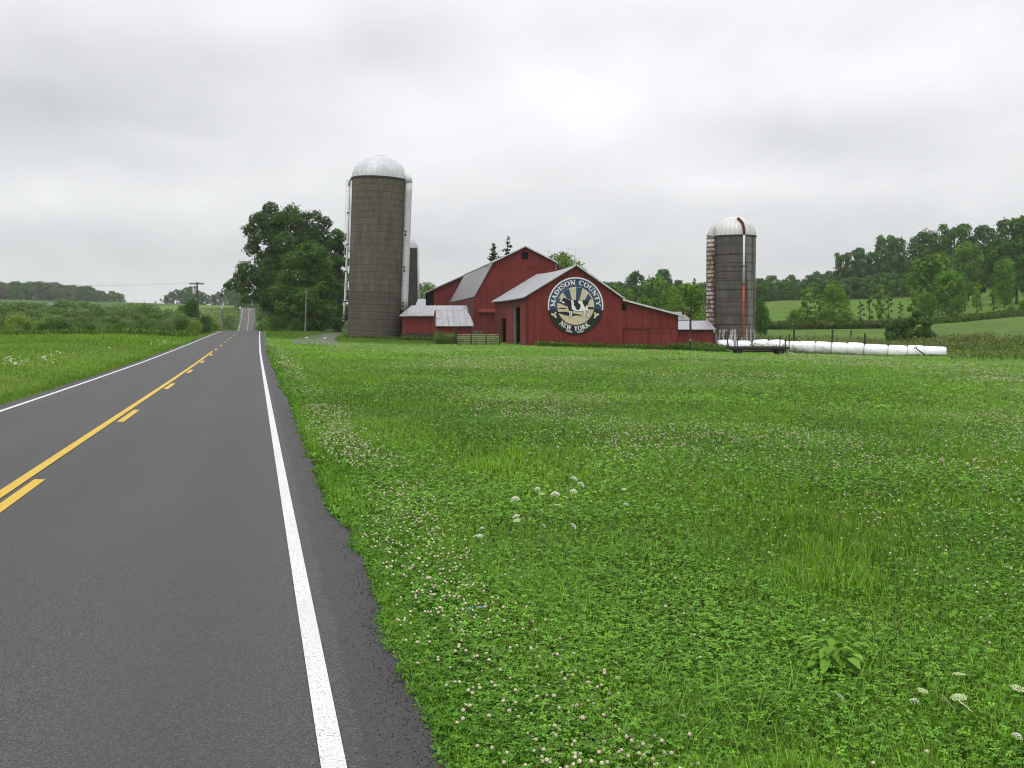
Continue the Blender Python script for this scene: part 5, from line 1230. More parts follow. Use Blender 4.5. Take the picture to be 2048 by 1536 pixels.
# ---- left: scrub between the meadow and the corn hill
lab_rows = (('grey green scrub bush in the back row below the corn hill', 'scrub bushes, back row'), ('olive green scrub bush in the middle of the thicket left of the road', 'scrub bushes, middle rows'), ('olive green scrub bush at the front edge of the thicket by the meadow', 'scrub bushes, front row'))
for r_, (Y, n, u0, u1, vt, key) in enumerate(((185, 15, -80, 350, (604, 606, 607, 606, 610, 612, 618), ('shrub_olive', 'shrub_olive_b')), (150, 14, -90, 400, (615, 618, 622, 620, 624, 628, 634), ('shrub_olive_b', 'shrub_olive', 'shrub_green')), (122, 14, -100, 345, (628, 632, 636, 632, 636, 640, 644), ('shrub_olive', 'shrub_olive_b')), (106, 13, -90, 330, (648, 646, 650, 645, 648, 650, 656), ('shrub_olive_b', 'shrub_green', 'shrub_deep')))):
    for i in range(n):
        u = u0 + (u1 - u0) * (i + random.uniform(.2, .8)) / n; v = np.interp(u, np.linspace(-80, 380, 7), vt) + random.uniform(-4, 5); l_ = lab_rows[(0, 1, 1, 2)[r_]]
        tree_at(key[i % len(key)], u, v, Y + random.uniform(-5, 5), random.uniform(.75, 1.05), l_[0], cat='bush', name='scrub_bush', group=l_[1], stem='stem')
for (k_, u, vt, Y, wsc, lab) in (('shrub_deep', 122, 641, 101.5, .92, 'rounded vine covered bush standing forward of the thicket at the meadow edge'), ('shrub_yellow', 78, 644, 103, .8, 'yellow green vines draped over the scrub beside the rounded vine bush'), ('shrub_yellow', 35, 632, 110, 1.0, 'yellow green leafy bush in the thicket near the left edge'),
        ('shrub_deep', 362, 641, 116, .75, 'small round dark bush at the meadow edge, left of the crossarm pole'), ('shrub_yellow', 392, 641, 122, .75, 'yellow green vine bush at the foot of the crossarm pole'), ('shrub_deep', 410, 632, 126, .72, 'round dark bush right of the crossarm pole'), ('oak_deep', 384, 600, 150, .75, 'dark small tree behind the crossarm pole'), ('mid_low', 366, 612, 160, .7, 'dull green small tree hiding the pale roofed shed'),
        ('shrub_green', 430, 648, 165, .7, 'low bush on the roadside bank left of the slim grey pole'), ('shrub_olive', 458, 628, 300, .9, 'small dark bush on the grassy bank beside the far road')):
    tree_at(k_, u, vt, Y, wsc, lab, cat='bush' if 'shrub' in k_ else 'tree', name='bush' if 'shrub' in k_ else 'tree', stem='stem' if 'shrub' in k_ else 'trunk')
# far wood along the corn hill, on the left
lw = [(-60, 560), (-20, 562), (0, 564), (19, 568), (29, 565), (66, 563), (89, 565), (120, 568), (140, 573), (148, 572), (162, 577), (173, 572), (197, 579), (213, 587), (222, 584), (235, 584), (247, 589)]
for i, u in enumerate(np.arange(-70, 244, 9.5)):
    vt = np.interp(u, [p[0] for p in lw], [p[1] for p in lw]) + random.uniform(-2.5, 2.0)
    tree_at(('wood_tan', 'wood_a', 'wood_tan', 'wood_c')[i % 4], u, vt, 775 + random.uniform(-18, 18), random.uniform(.95, 1.2), 'hazy tree in the long wood on top of the corn hill', group='wood on the corn hill')
lw2 = [(305, 602), (320, 596), (335, 586), (352, 581), (375, 575), (386, 574), (402, 584), (420, 592), (436, 583), (450, 579), (470, 576), (500, 582)]
for i, u in enumerate(np.arange(312, 500, 10.5)):
    vt = np.interp(u, [p[0] for p in lw2], [p[1] for p in lw2]) + random.uniform(-2, 3)
    tree_at(('wood_a', 'ragged_blue', 'wood_b')[i % 3], u, vt, 640 + random.uniform(-15, 15), random.uniform(.85, 1.1), 'bluish hazy tree on the skyline behind the utility poles', group='wood behind the utility poles')

# ---- behind the barns
for (k_, u, vt, Y, wsc, lab) in (('cone', 988, 487, 190, 1.0, 'dark pointed spruce top above the barn roof, the lower of two'), ('cone_sparse', 1015, 476, 195, 1.0, 'sparse spruce top above the barn roof, the higher of two'), ('oak_light', 1122, 512, 185, .7, 'light green tree top showing behind the gambrel roof'), ('mid_low', 850, 568, 240, .8, 'green tree behind the pale roofed back shed'),
        ('ragged_blue', 1270, 545, 250, .85, 'hazy tall tree behind the lean-to roof, left of the bright green ones'), ('oak_mid', 1311, 556, 185, .85, 'green tree behind the middle of the lean-to roof'), ('tall_blue', 1326, 541, 255, .95, 'tall hazy tree with a domed top behind the green one'), ('oak_light', 1378, 571, 135, .95, 'bright light green tree just left of the rusty chute'), ('cone', 1388, 556, 260, 1.1, 'small dark pointed spruce far behind the rusty chute'), ('tall_blue', 1356, 562, 250, .8, 'hazy tree between the domed tree and the far spruce'),
        ('oak_mid', 1342, 575, 170, .7, 'green tree half hidden between two brighter trees'), ('mid_low', 1250, 578, 190, .8, 'bushy green tree rising behind the roof break of the mural barn'), ('mid_low', 1288, 596, 165, .7, 'low bushy tree just above the lean-to roof'), ('oak_deep', 1522, 604, 124, .62, 'dark bushy tree at the right side of the shorter silo'), ('mid_low', 1350, 600, 150, .7, 'low green tree behind the end of the lean-to roof'), ('wood_c', 1225, 572, 240, .8, 'hazy green tree just over the right roof slope of the mural barn')):
    tree_at(k_, u, vt, Y, wsc, lab, name='spruce_tree' if 'cone' in k_ else 'tree')
for i, u in enumerate(np.arange(1205, 1420, 11)):
    tree_at(('wood_a', 'wood_b', 'wood_c')[i % 3], u, np.interp(u, [1200, 1240, 1300, 1420], [566, 566, 572, 566]) + random.uniform(-3, 6), 330 + random.uniform(-12, 12), random.uniform(.8, 1.1), 'hazy tree in the wood behind the mural barn', group='wood behind the mural barn')

# ---- right-hand hill
sk = [(1505, 556), (1525, 556), (1545, 553), (1560, 560), (1580, 552), (1600, 556), (1620, 549), (1640, 545), (1660, 541), (1700, 540), (1740, 536), (1790, 540), (1812, 525), (1840, 512), (1880, 500), (1940, 500), (2000, 480), (2100, 455)]
for i, u in enumerate(np.arange(1506, 2110, 12.5)):
    vt = np.interp(u, [p[0] for p in sk], [p[1] for p in sk]) + random.uniform(-4, 6)
    tree_at(('wood_a', 'wood_b', 'wood_a', 'wood_c')[i % 4], u, vt, 345 + random.uniform(-12, 12), random.uniform(.75, 1.0), 'hazy tree in the wood along the top of the right-hand hill', group='wood on the right-hand hill')
for i, u in enumerate(np.arange(1512, 2110, 16)):
    vt = np.interp(u, [1510, 1650, 1800, 1900, 2110], [568, 562, 545, 530, 500]) + random.uniform(-5, 6)
    tree_at(('wood_b', 'wood_c', 'wood_a')[i % 3], u, vt, 305 + random.uniform(-8, 8), random.uniform(.85, 1.1), 'tree at the lower edge of the right-hand wood, above the field', group='lower edge of the right-hand wood')
for (k_, u, vt, Y, wsc, lab) in (('ragged_deep', 1684, 507, 335, .85, 'ragged tall tree on the skyline, first of the tall group from the silo'), ('tall_blue', 1716, 498, 335, .90, 'narrow tall tree second in the tall skyline group from the silo'), ('tall_blue', 1742, 506, 335, .85, 'shorter narrow tree third in the tall skyline group'), ('ragged_deep', 1768, 473, 335, .80, 'tallest ragged tree of the skyline group in mid hill'), ('tall_deep', 1794, 478, 338, .62, 'slender tree joined to the right side of the tallest skyline tree'),
        ('oak_deep', 1853, 466, 300, .85, 'broad dark tree where the wood climbs above the gap in the skyline'), ('ragged_deep', 1905, 451, 300, .95, 'ragged dark tree crowning the wood, left of two tall ones'), ('tall_blue', 1962, 454, 300, .95, 'hazy domed tree on the skyline between two ragged ones'), ('tall_deep', 2012, 440, 285, .90, 'tall dark tree near the right edge on the skyline'), ('ragged_deep', 2046, 434, 280, .95, 'tall ragged tree cut by the right edge of the view'), ('oak_mid', 1935, 490, 250, .8, 'mid green tree in the wood above the rail fence'),
        ('tall_deep', 1985, 492, 225, .95, 'dark tree with a bare trunk at the edge of the wood'), ('tall_deep', 2032, 486, 215, .95, 'dark tree with a bare trunk nearest the right edge'), ('oak_mid', 2075, 480, 220, .8, 'mid green tree just past the right edge'), ('oak_mid', 2008, 520, 205, .6, 'leafy tree with drooping boughs below the dark trees'),
        ('oak_mid', 1862, 512, 200, 1.0, 'large full green tree standing out from the wood in the middle of the slope'), ('oak_mid', 1902, 545, 182, .98, 'bushy green tree in front of the large full tree'), ('mid_low', 1850, 585, 190, .9, 'low bushy growth at the left foot of the large full tree'),
        ('oak_light', 1667, 571, 165, .78, 'young light green tree, right of the pair behind the bales'), ('sapling', 1612, 578, 168, 1.0, 'young light green tree, left of the pair behind the bales'), ('sapling', 1637, 590, 166, .85, 'thin young tree between the pair behind the bales'), ('shrub_green', 1592, 622, 158, .7, 'low bush under the young trees, nearer the silo'), ('shrub_green', 1690, 624, 158, .8, 'low bush right of the young trees behind the bales'), ('shrub_deep', 1625, 634, 158, .7, 'dark low bush below the thin young tree'),
        ('sapling_thin', 1720, 602, 172, 1.0, 'wispy sapling on the slope, first right of the low bush'), ('sapling_thin', 1738, 590, 172, 1.0, 'wispy sapling on the slope, second right of the low bush'), ('sapling', 1760, 570, 172, .62, 'slender sapling, tallest of the wispy row'), ('sapling_thin', 1776, 588, 174, .9, 'wispy sapling just right of the tallest slender one'), ('sapling_thin', 1800, 604, 174, .9, 'faint wispy sapling above the round shrub'), ('sapling_thin', 1830, 592, 180, 1.1, 'wispy sapling touching the large full tree'),
        ('sapling', 1952, 566, 190, .75, 'yellow green sapling at the wood edge above the rail fence'), ('sapling_thin', 1986, 580, 185, 1.0, 'thin sapling beside the rail fence'), ('shrub_green', 2020, 612, 172, .7, 'bush at the field edge near the right end of the rail fence'), ('shrub_green', 2052, 600, 172, .8, 'bush at the field edge cut by the right side of the view')):
    s_ = 'shrub' in k_; tree_at(k_, u, vt, Y, wsc, lab, cat='bush' if s_ else 'tree', name='bush' if s_ else ('sapling' if 'sapling' in k_ else 'tree'), stem='stem' if s_ else 'trunk')
# round shrub behind the bales with one leader shooting up
q = at(1815, 116); rg = np.random.default_rng(77); B = []
for (u, v, r_) in ((1790, 668, 14), (1815, 668, 16), (1840, 665, 15), (1778, 674, 10), (1858, 672, 10), (1800, 650, 13), (1825, 648, 14), (1845, 645, 11), (1830, 630, 9), (1826, 618, 6), (1785, 655, 9), (1868, 677, 7)):
    p = P(u, v, 116) - q; B.append((p.x, rg.uniform(-1.6, 1.6), p.z, r_ * 116 / 2051))
o = thing('round_shrub', q, 0, 'broad dark green shrub with one shoot standing up, behind the right end of the bales', 'bush'); link(bpy.data.objects.new('crown', crown_mesh('crown', B, 6500, .24, *GREENS['mid'], 78, .85, floor=0)), o); link(bpy.data.objects.new('stem', trunk_mesh('stem', 3.2, .07, B, rg, 9, .7)), o)
# rail fence by the right-hand wood
fa_, fb_ = at(1936, 178), at(1998, 172); rf = thing('rail_fence', fa_, math.atan2(fb_.y - fa_.y, fb_.x - fa_.x), 'low dark rail fence along the edge of the right-hand wood', 'fence'); Lf = math.hypot(fb_.x - fa_.x, fb_.y - fa_.y); dzf = fb_.z - fa_.z
mb = MB(); mb.tube([(0, 0, .62), (Lf, 0, dzf + .72)], .07, 6); mb.build('rail', 'dark_wood', rf)
for k in range(4): f = k / 3; mb = MB(); mb.box(Lf * f - .07, Lf * f + .07, -.07, .07, dzf * f - .3, dzf * f + .85); mb.build('post', 'dark_wood', rf)

# ------------------------------------------------------------------ grass, clover and flowers
G = np.random.default_rng(2024)
def scatter(n, y0, y1, tb0, tb1, power=1.0):
    """n random points between two distances, evenly spread over the bearing; density falls with distance by `power`"""
    a = 2 - power
    if abs(a) < 1e-6: Y = y0 * (y1 / y0) ** G.random(n)
    else: Y = (y0 ** a + (y1 ** a - y0 ** a) * G.random(n)) ** (1 / a)
    return (tb0 + (tb1 - tb0) * G.random(n)) * Y, Y
def edge_wob(Y): return (fbm(Y * .55, Y * 0 + 3.3, 61) - .5) * .20 + (vnoise(Y * 3.1, Y * 0 + 8, 62) - .5) * .10
def right_ok(X, Y): lat = X - road_x(Y); return lat > .80 + edge_wob(Y)
def left_ok(X, Y): lat = X - road_x(Y); return lat < -5.42 - edge_wob(Y + 50) * .6
def cloverness(X, Y):
    lat = X - road_x(Y)
    c = sstep(.40, .60, fbm(X * .45 + 9, Y * .30, 71, 3)); c = np.maximum(c, sstep(3.6, 5.5, lat) * .75 * sstep(.30, .5, fbm(X * .2, Y * .2, 73)))
    c = np.maximum(c, .85 * np.exp(-((lat - 1.2) / .6) ** 2)); c = np.maximum(c, .7 * (1 - sstep(.9, 1.3, lat))); return np.clip(.14 + .58 * c, 0.1, .8)
def patchcol(X, Y, a, b, n):
    k = np.clip(fbm(X * .35, Y * .25, 81, 3) * 1.0 - .02 + G.normal(0, .22, n), 0, 1)[:, None]
    return (np.array(a) * (1 - k) + np.array(b) * k) * G.uniform(.5, 1.5, (n, 1))
def blades(X, Y, H, W, col, segs=3, bend=None):
    n = len(X); Z = tz(X, Y) - .005; az = G.uniform(0, 2 * PI, n); bd = (G.uniform(.15, 1.0, n) ** 1.2 if bend is None else bend)
    d = np.stack([np.cos(az), np.sin(az), np.zeros(n)], 1); s_ = np.stack([-np.sin(az), np.cos(az), np.zeros(n)], 1); up = np.array([0, 0, 1.0]); base = np.stack([X, Y, Z], 1)
    lv = {3: ((0, 1.0), (.40, .92), (.75, .62), (1.0, 0)), 2: ((0, 1.0), (.55, .8), (1.0, 0)), 1: ((0, 1.0), (1.0, 0))}[segs]
    P_ = []
    for t_, w_ in lv:
        c = base + up * (H * (t_ - .42 * bd * t_ * t_))[:, None] + d * (H * bd * .75 * t_ ** 1.8 + H * .06 * t_)[:, None]
        if w_ > 0: P_ += [c - s_ * (W * w_ * .5)[:, None], c + s_ * (W * w_ * .5)[:, None]]
        else: P_ += [c]
    k = len(P_); V = np.stack(P_, 1).reshape(-1, 3); b = (np.arange(n) * k)[:, None]; T = []
    for i in range(len(lv) - 2): T += [b + np.array([2 * i, 2 * i + 1, 2 * i + 3]), b + np.array([2 * i, 2 * i + 3, 2 * i + 2])]
    m = 2 * (len(lv) - 2); T.append(b + np.array([m, m + 1, m + 2]))
    return V, np.vstack(T), np.vstack([col] * len(T))
def leaflets(X, Y, Hs, L, col, k=3, narrow=.42, tilt=.35):
    """k leaflets on a hidden stalk (three for clover)"""
    n = len(X); Z = tz(X, Y); a0 = G.uniform(0, 2 * PI, n); tdir = G.uniform(0, 2 * PI, n); ta = G.normal(0, tilt, n); Vs = []; Ts = []; Cs = []; off = 0
    for q in range(k):
        a = a0 + q * 2 * PI / k + G.normal(0, .12, n); d = np.stack([np.cos(a), np.sin(a), np.zeros(n)], 1); s_ = np.stack([-np.sin(a), np.cos(a), np.zeros(n)], 1); c = np.stack([X, Y, Z + Hs], 1)
        cup = G.uniform(.02, .35, n)
        pts = []
        for r_, w_, zz in ((.04, 0, 0), (.55, 1.0, .20), (.97, .55, .12), (.97, -.55, .12), (.55, -1.0, .20)):
            p = c + d * (L * r_)[:, None] + s_ * (L * w_ * narrow)[:, None]; hz_ = L * (cup * abs(w_) * .6 + zz * .3); rel = p - c
            p[:, 2] += hz_ + ta * (rel[:, 0] * np.cos(tdir) + rel[:, 1] * np.sin(tdir)); pts.append(p)
        V = np.stack(pts, 1).reshape(-1, 3); b = (np.arange(n) * 5)[:, None] + off
        Vs.append(V); Ts += [b + np.array([0, 1, 2]), b + np.array([0, 2, 3]), b + np.array([0, 3, 4])]; cc = col * G.uniform(.9, 1.1, (n, 1)); Cs += [cc, cc, cc]; off += len(V)
    return np.vstack(Vs), np.vstack(Ts), np.vstack(Cs)
def merge(parts):
    V = []; T = []; Cc = []; o = 0
    for v, t_, c in parts: V.append(v); T.append(t_ + o); Cc.append(c); o += len(v)
    return np.vstack(V), np.vstack(T), np.vstack(Cc)
def stuff(name, parts, mat='herb'):
    V, T, c = merge(parts); return tag(link(bpy.data.objects.new(name, fast_mesh(name, V, T, c, mat))), kind='stuff')
BL_A, BL_B = (.105, .225, .020), (.215, .410, .044)
CL_A, CL_B = (.076, .195, .020), (.185, .385, .044)
TBR = .62
def pick(X, Y, ok, prob):
    m = ok(X, Y) & (G.random(len(X)) < prob(X, Y)); return X[m], Y[m]
grass = []; clover = []
TL = -.26
for (y0, y1, nb_, nc_, segs, hs, ws, ls, pw, ta_, tb_) in ((2.6, 9, 160000, 125000, 3, 1.0, 1.0, 1.0, 1.35, TL, TBR), (9, 22, 210000, 190000, 2, 1.0, 1.5, 1.3, 1.4, TL, TBR), (22, 50, 230000, 140000, 1, 1.1, 2.8, 2.1, 1.3, TL, TBR), (50, 101, 170000, 60000, 1, 1.3, 6.0, 3.8, 1.2, TL, TBR), (1.2, 9, 60000, 65000, 1, 1.1, 2.0, 1.7, 1.0, TBR, 1.7), (9, 30, 60000, 50000, 1, 1.1, 3.0, 2.4, 1.2, TBR, 1.0), (30, 101, 50000, 20000, 1, 1.3, 6.0, 4.0, 1.2, TBR, .85), (.6, 2.6, 9000, 12000, 1, 1.0, 1.6, 1.5, 1.0, .2, TBR)):
    X, Y = scatter(nb_, y0, y1, ta_, tb_, pw); X, Y = pick(X, Y, right_ok, lambda x, y: 1.02 - cloverness(x, y) * .72); n = len(X)
    tall = fbm(X * .6 + 3, Y * .45, 91, 3); tuft = sstep(.56, .70, fbm(X * 1.1, Y * .9, 92, 3)) * (1 - cloverness(X, Y))
    lat = X - road_x(Y); ef = sstep(.7, 1.6, lat)
    H = (.055 + .07 * tall + .09 * tuft) * G.uniform(.55, 1.3, n) * hs * (.55 + .45 * ef); W = G.uniform(.003, .0062, n) * ws * (1 + .4 * tuft)
    kb = 1 + .05 * sstep(12, 40, Y)[:, None]; gc = patchcol(X, Y, BL_A, BL_B, n) * kb; dead = G.random(n) < .035; gc[dead] = np.array((.30, .27, .12)) * G.uniform(.6, 1.1, (dead.sum(), 1)); grass.append(blades(X, Y, H, W, gc, segs))
    X, Y = scatter(nc_, y0, y1, ta_, tb_, pw); X, Y = pick(X, Y, right_ok, cloverness); n = len(X); lat = X - road_x(Y)
    Hc = (.025 + .065 * G.random(n) ** .8) * (.5 + .5 * sstep(.7, 1.5, lat)) * (1 + .4 * (ls > 2)); clover.append(leaflets(X, Y, Hc, G.uniform(.008, .019, n) * ls * 1.0, patchcol(X, Y, CL_A, CL_B, n) * (1 + .12 * sstep(10, 35, Y)[:, None])))
# low broad leaves and feathery herbs crowding the road edge
for (y0, y1, n0, sc_) in ((2.6, 9, 20000, 1.0), (9, 24, 18000, 1.6), (24, 70, 12000, 2.6)):
    Y = (y0 ** .6 + (y1 ** .6 - y0 ** .6) * G.random(n0)) ** (1 / .6); lat = .715 + edge_wob(Y) + np.abs(G.normal(0, .20, n0)); X = road_x(Y) + lat; n = n0
    clover.append(leaflets(X, Y, .012 + .05 * G.random(n) * sstep(.6, 1.1, lat), G.uniform(.018, .045, n) * sc_ * .8, patchcol(X, Y, (.065, .165, .018), (.130, .285, .04), n), 5, .20, .5))
    grass.append(blades(X + np.abs(G.normal(0, .05, n)) + .02, Y + G.normal(0, .05, n), G.uniform(.03, .09, n) * min(sc_, 1.6), G.uniform(.003, .006, n) * sc_, patchcol(X, Y, BL_A, BL_B, n), 2))
# long arching tufts standing out of the sward
tu = [hit(u, v) for u, v in ((1420, 1430), (1350, 1450), (1500, 1400), (1080, 1200), (1120, 1180), (1160, 1230), (1050, 1170), (1720, 1400), (1650, 1480), (1230, 1120), (1560, 1180), (1400, 1120), (980, 1010), (1900, 1180), (1300, 1500), (1470, 1510), (1800, 1330))]
for q in tu:
    n = 90; X = q.x + G.normal(0, .2, n); Y = q.y + G.normal(0, .2, n); grass.append(blades(X, Y, G.uniform(.12, .28, n), G.uniform(.003, .006, n), patchcol(X, Y, (.09, .215, .026), (.19, .38, .055), n), 3, G.uniform(.5, 1.1, n)))
stuff('grass', grass); stuff('clover', clover)
# left verge, mown field and meadow strip
lg = []
for (y0, y1, n0, w0_, h0_) in ((14, 32, 90000, .012, .08), (32, 62, 90000, .026, .10), (62, 100, 60000, .055, .13)):
    X, Y = scatter(n0, y0, y1, -.66, -.235, 1.2); X, Y = pick(X, Y, left_ok, lambda x, y: np.ones(len(x))); n = len(X)
    mead = sstep(70, 76, Y + X * .05); lg.append(blades(X, Y, h0_ * G.uniform(.5, 1.4, n) * (1 + 1.6 * mead), w0_ * G.uniform(.6, 1.2, n), patchcol(X, Y, (.095, .19, .02), (.175, .31, .038), n) * (1 + .15 * mead[:, None]), 1))
Y = 14 * (130 / 14) ** G.random(16000); X = road_x(Y) - 5.40 - np.abs(G.normal(0, .35, 16000)); n = len(X); sc_ = Y / 14
lg.append(blades(X, Y, .10 * G.uniform(.4, 1.3, n) * sc_ ** .25, .010 * sc_ * G.uniform(.6, 1.2, n), patchcol(X, Y, (.085, .18, .018), (.16, .30, .034), n), 1))
stuff('meadow_grass', lg)
# right verge beyond the near field, lawn by the trees, bank beside the far road
fg = []
X, Y = scatter(60000, 98, 160, -.24, -.05, 1.0); m = right_ok(X, Y); X, Y = X[m], Y[m]; n = len(X); fg.append(blades(X, Y, G.uniform(.06, .16, n), G.uniform(.05, .11, n), patchcol(X, Y, (.075, .15, .018), (.13, .22, .035), n), 1))
Yb = G.uniform(150, 400, 26000); Xb = road_x(Yb) + np.where(G.random(26000) < .55, -5.6 - np.abs(G.normal(0, 7, 26000)), .9 + np.abs(G.normal(0, 4, 26000))); n = 26000; fg.append(blades(Xb, Yb, G.uniform(.15, .6, n), G.uniform(.12, .3, n), patchcol(Xb, Yb, (.065, .115, .022), (.12, .185, .035), n), 1))
stuff('far_grass', fg)
# weeds: behind the bales, at the right-hand end, along barn walls
wd = []
def weed_patch(n, fx, hh, ww, a, b):
    X, Y = fx(n); n = len(X); hz_ = fbm(X * .5, Y * .5, 33, 3)
    wd.append(blades(X, Y, hh * G.uniform(.4, 1.25, n) * (.5 + hz_), ww * G.uniform(.6, 1.3, n), patchcol(X, Y, a, b, n), 2))
    m = G.random(n) < .55; X, Y = X[m], Y[m]; n = len(X); Hh = hh * G.uniform(.15, .95, n) * (.5 + fbm(X * .5, Y * .5, 33, 3)); wd.append(leaflets(X, Y, Hh, ww * 1.6 * G.uniform(.6, 1.3, n), patchcol(X, Y, tuple(x * .8 for x in a), b, n), 4, .32, .8))
def band(u0, u1, y0, y1):
    def f(n): Y = G.uniform(y0, y1, n); return ((u0 + (u1 - u0) * G.random(n)) - 1024) / 2051.4 * Y, Y
    return f
weed_patch(16000, band(1500, 1990, 104, 117), .75, .055, (.10, .165, .04), (.21, .255, .085))
def soft(u0, u1, y0, y1, seed):
    def f(n):
        X, Y = band(u0, u1, y0, y1)(n); u = 1024 + X / Y * 2051.4
        m = (fbm(X * .35, Y * .35, seed, 3) * 1.5 - .2 > G.random(n)) & (sstep(u0, u0 + 110, u) * sstep(y0, y0 + 7, Y) > G.random(n)); return X[m], Y[m]
    return f
weed_patch(15000, soft(1880, 2200, 80, 116, 5), .62, .06, (.065, .125, .022), (.18, .22, .06))
weed_patch(5000, soft(1880, 2200, 74, 104, 6), .40, .07, (.08, .16, .02), (.15, .23, .04))
weed_patch(3000, band(1500, 1900, 97.2, 98.4), .16, .05, (.06, .13, .018), (.11, .2, .03))
def front_of(Fr, x0, x1, d0, d1):
    def f(n):
        a = x0 + (x1 - x0) * G.random(n); d = -(d0 + (d1 - d0) * G.random(n) ** 1.5); c, s_ = math.cos(Fr.rz), math.sin(Fr.rz); return Fr.loc.x + a * c - d * s_, Fr.loc.y + a * s_ + d * c
    return f
weed_patch(5200, front_of(FA, .6, 14.2, .15, 1.3), .42, .05, (.075, .15, .018), (.13, .23, .03))
weed_patch(900, front_of(FA, 1.0, 4.0, .2, 1.4), .55, .05, (.06, .13, .018), (.12, .22, .03))
weed_patch(2600, front_of(FA, 13.4, 17.5, -.3, 2.0), .72, .055, (.055, .125, .018), (.115, .215, .03))
weed_patch(2000, band(1384, 1460, 93, 101), .60, .055, (.055, .125, .018), (.115, .215, .03))
weed_patch(2600, band(872, 915, 100, 104), 1.0, .05, (.07, .13, .02), (.14, .21, .04))
weed_patch(2200, band(800, 868, 117, 121), .45, .05, (.04, .075, .014), (.09, .13, .03))
weed_patch(1500, band(912, 1002, 99.6, 103), .8, .045, (.08, .14, .03), (.16, .22, .06))
weed_patch(1500, band(690, 800, 119, 123), .3, .05, (.06, .10, .015), (.10, .16, .03))
weed_patch(9000, band(1700, 2100, 164, 176), .9, .10, (.05, .10, .02), (.11, .17, .035)); weed_patch(9000, band(1500, 1790, 155, 161), 1.0, .10, (.05, .09, .02), (.11, .15, .035))
weed_patch(6000, band(-100, 392, 98, 103), .7, .08, (.07, .15, .02), (.13, .22, .03))
stuff('weeds', wd)

# clover blossoms: the nearest three hundred stand alone, the rest are one mass
def ball_mesh(name, rings, seg, r, stem, near):
    V = []; Fq = []; col = []
    for i in range(rings + 1):
        t_ = -PI / 2 + PI * i / rings
        for k in range(seg):
            a = 2 * PI * k / seg + (i % 2) * PI / seg; q = r * (1 + (.22 if (i + k) % 2 else -.22) * near); V.append((q * math.cos(t_) * math.cos(a), q * math.cos(t_) * math.sin(a), stem + q * .92 * math.sin(t_)))
    for i in range(rings):
        for k in range(seg):
            k2 = (k + 1) % seg; a_ = [i * seg + k, i * seg + k2, (i + 1) * seg + k2, (i + 1) * seg + k]; f = i / (rings - 1 + 1e-6)
            c = np.array((.25, .19, .10)) * (1 - f) ** 1.3 + np.array((.60, .56, .40)) * (1 - (1 - f) ** 1.5); c = c * (1 + .18 * math.sin(k * 2.3 + i * 1.7))
            Fq += [a_[:3], [a_[0], a_[2], a_[3]]]; col += [c, c]
    return np.array(V), np.array(Fq), np.array(col)
def flower_density(X, Y):
    lat = X - road_x(Y); n_ = fbm(X * .5 + 2, Y * .35, 55, 3)
    bandp = np.exp(-((lat - 1.30 - .12 * np.sin(Y * .7)) / .34) ** 2) * sstep(.36, .54, n_) * 1.5
    field = sstep(3.4, 6, lat) * sstep(.36, .62, fbm(X * .16, Y * .12, 57, 3)) * (.24 + .62 * sstep(8, 15, Y))
    return np.clip(bandp + field + .02, 0, 1)
X, Y = scatter(9000, 2.7, 12, -.26, TBR, 1.0); X, Y = pick(X, Y, right_ok, flower_density); vis = (Y > 3.9) & (np.abs(X / Y) < .505); o_ = np.argsort(np.where(vis, Y, 99)); X, Y = X[o_], Y[o_]
v_, f_, c_ = ball_mesh('b', 6, 9, .0105, .085, 1.0); st_ = MB(); st_.tube([(0, 0, -.02), (.004, 0, .05), (0, 0, .078)], .0012, 4, False); sv = np.array(st_.v); sf = np.array([[f[0], f[1], f[2]] for f in st_.f] + [[f[0], f[2], f[3]] for f in st_.f])
mv, mf, mc2 = merge([(v_, f_, c_), (sv, sf, np.tile((.10, .17, .05), (len(sf), 1)))]); bl_me = fast_mesh('clover_flower', mv, mf, mc2, 'petal')
pk_c = c_ * np.array((.62, .32, .50)); mv2, mf2, mc3 = merge([(v_, f_, pk_c), (sv, sf, np.tile((.10, .17, .05), (len(sf), 1)))]); bl_pk = fast_mesh('clover_flower', mv2, mf2, mc3, 'petal')
for i in range(min(300, len(X))):
    pink = i % 24 == 17 and X[i] - road_x(Y[i]) > 2.6; o = bpy.data.objects.new('clover_flower', bl_pk if pink else bl_me); C.objects.link(o)
    o.location = (X[i], Y[i], gz(X[i], Y[i])); s_ = random.uniform(.55, .92); o.scale = (s_, s_, s_ * random.uniform(.7, 1.15)); o.rotation_euler = (random.gauss(0, .2), random.gauss(0, .2), random.uniform(0, 6))
    tag(o, 'pink red clover blossom among the leaves in the near field' if pink else 'cream clover blossom with a brownish underside in the near grass', 'flower', 'pink clover blossoms' if pink else 'cream clover blossoms')
rest = []
def mass(X, Y, r, rings, seg, hmul=1.0):
    v, f, c = ball_mesh('m', rings, seg, 1.0, 0, .6 if seg > 4 else 0); n = len(X); rr_ = r * G.uniform(.75, 1.2, n); Z = tz(X, Y) + (.05 + .06 * G.random(n)) * hmul
    V = (v[None] * rr_[:, None, None] + np.stack([X, Y, Z], 1)[:, None]).reshape(-1, 3); T = (f[None] + (np.arange(n) * len(v))[:, None, None]).reshape(-1, 3); return V, T, (np.repeat(G.uniform(.75, 1.1, n), len(f))[:, None] * np.tile(c, (n, 1)))
rest.append(mass(X[300:], Y[300:], .0088, 4, 7))
X, Y = scatter(26000, 12, 34, -.26, TBR, 1.15); X, Y = pick(X, Y, right_ok, flower_density); rest.append(mass(X, Y, .013, 3, 5))
X, Y = scatter(30000, 34, 92, -.26, TBR, 1.1); X, Y = pick(X, Y, right_ok, lambda x, y: flower_density(x, y) * .8); rest.append(mass(X, Y, .026, 2, 4, 1.6))
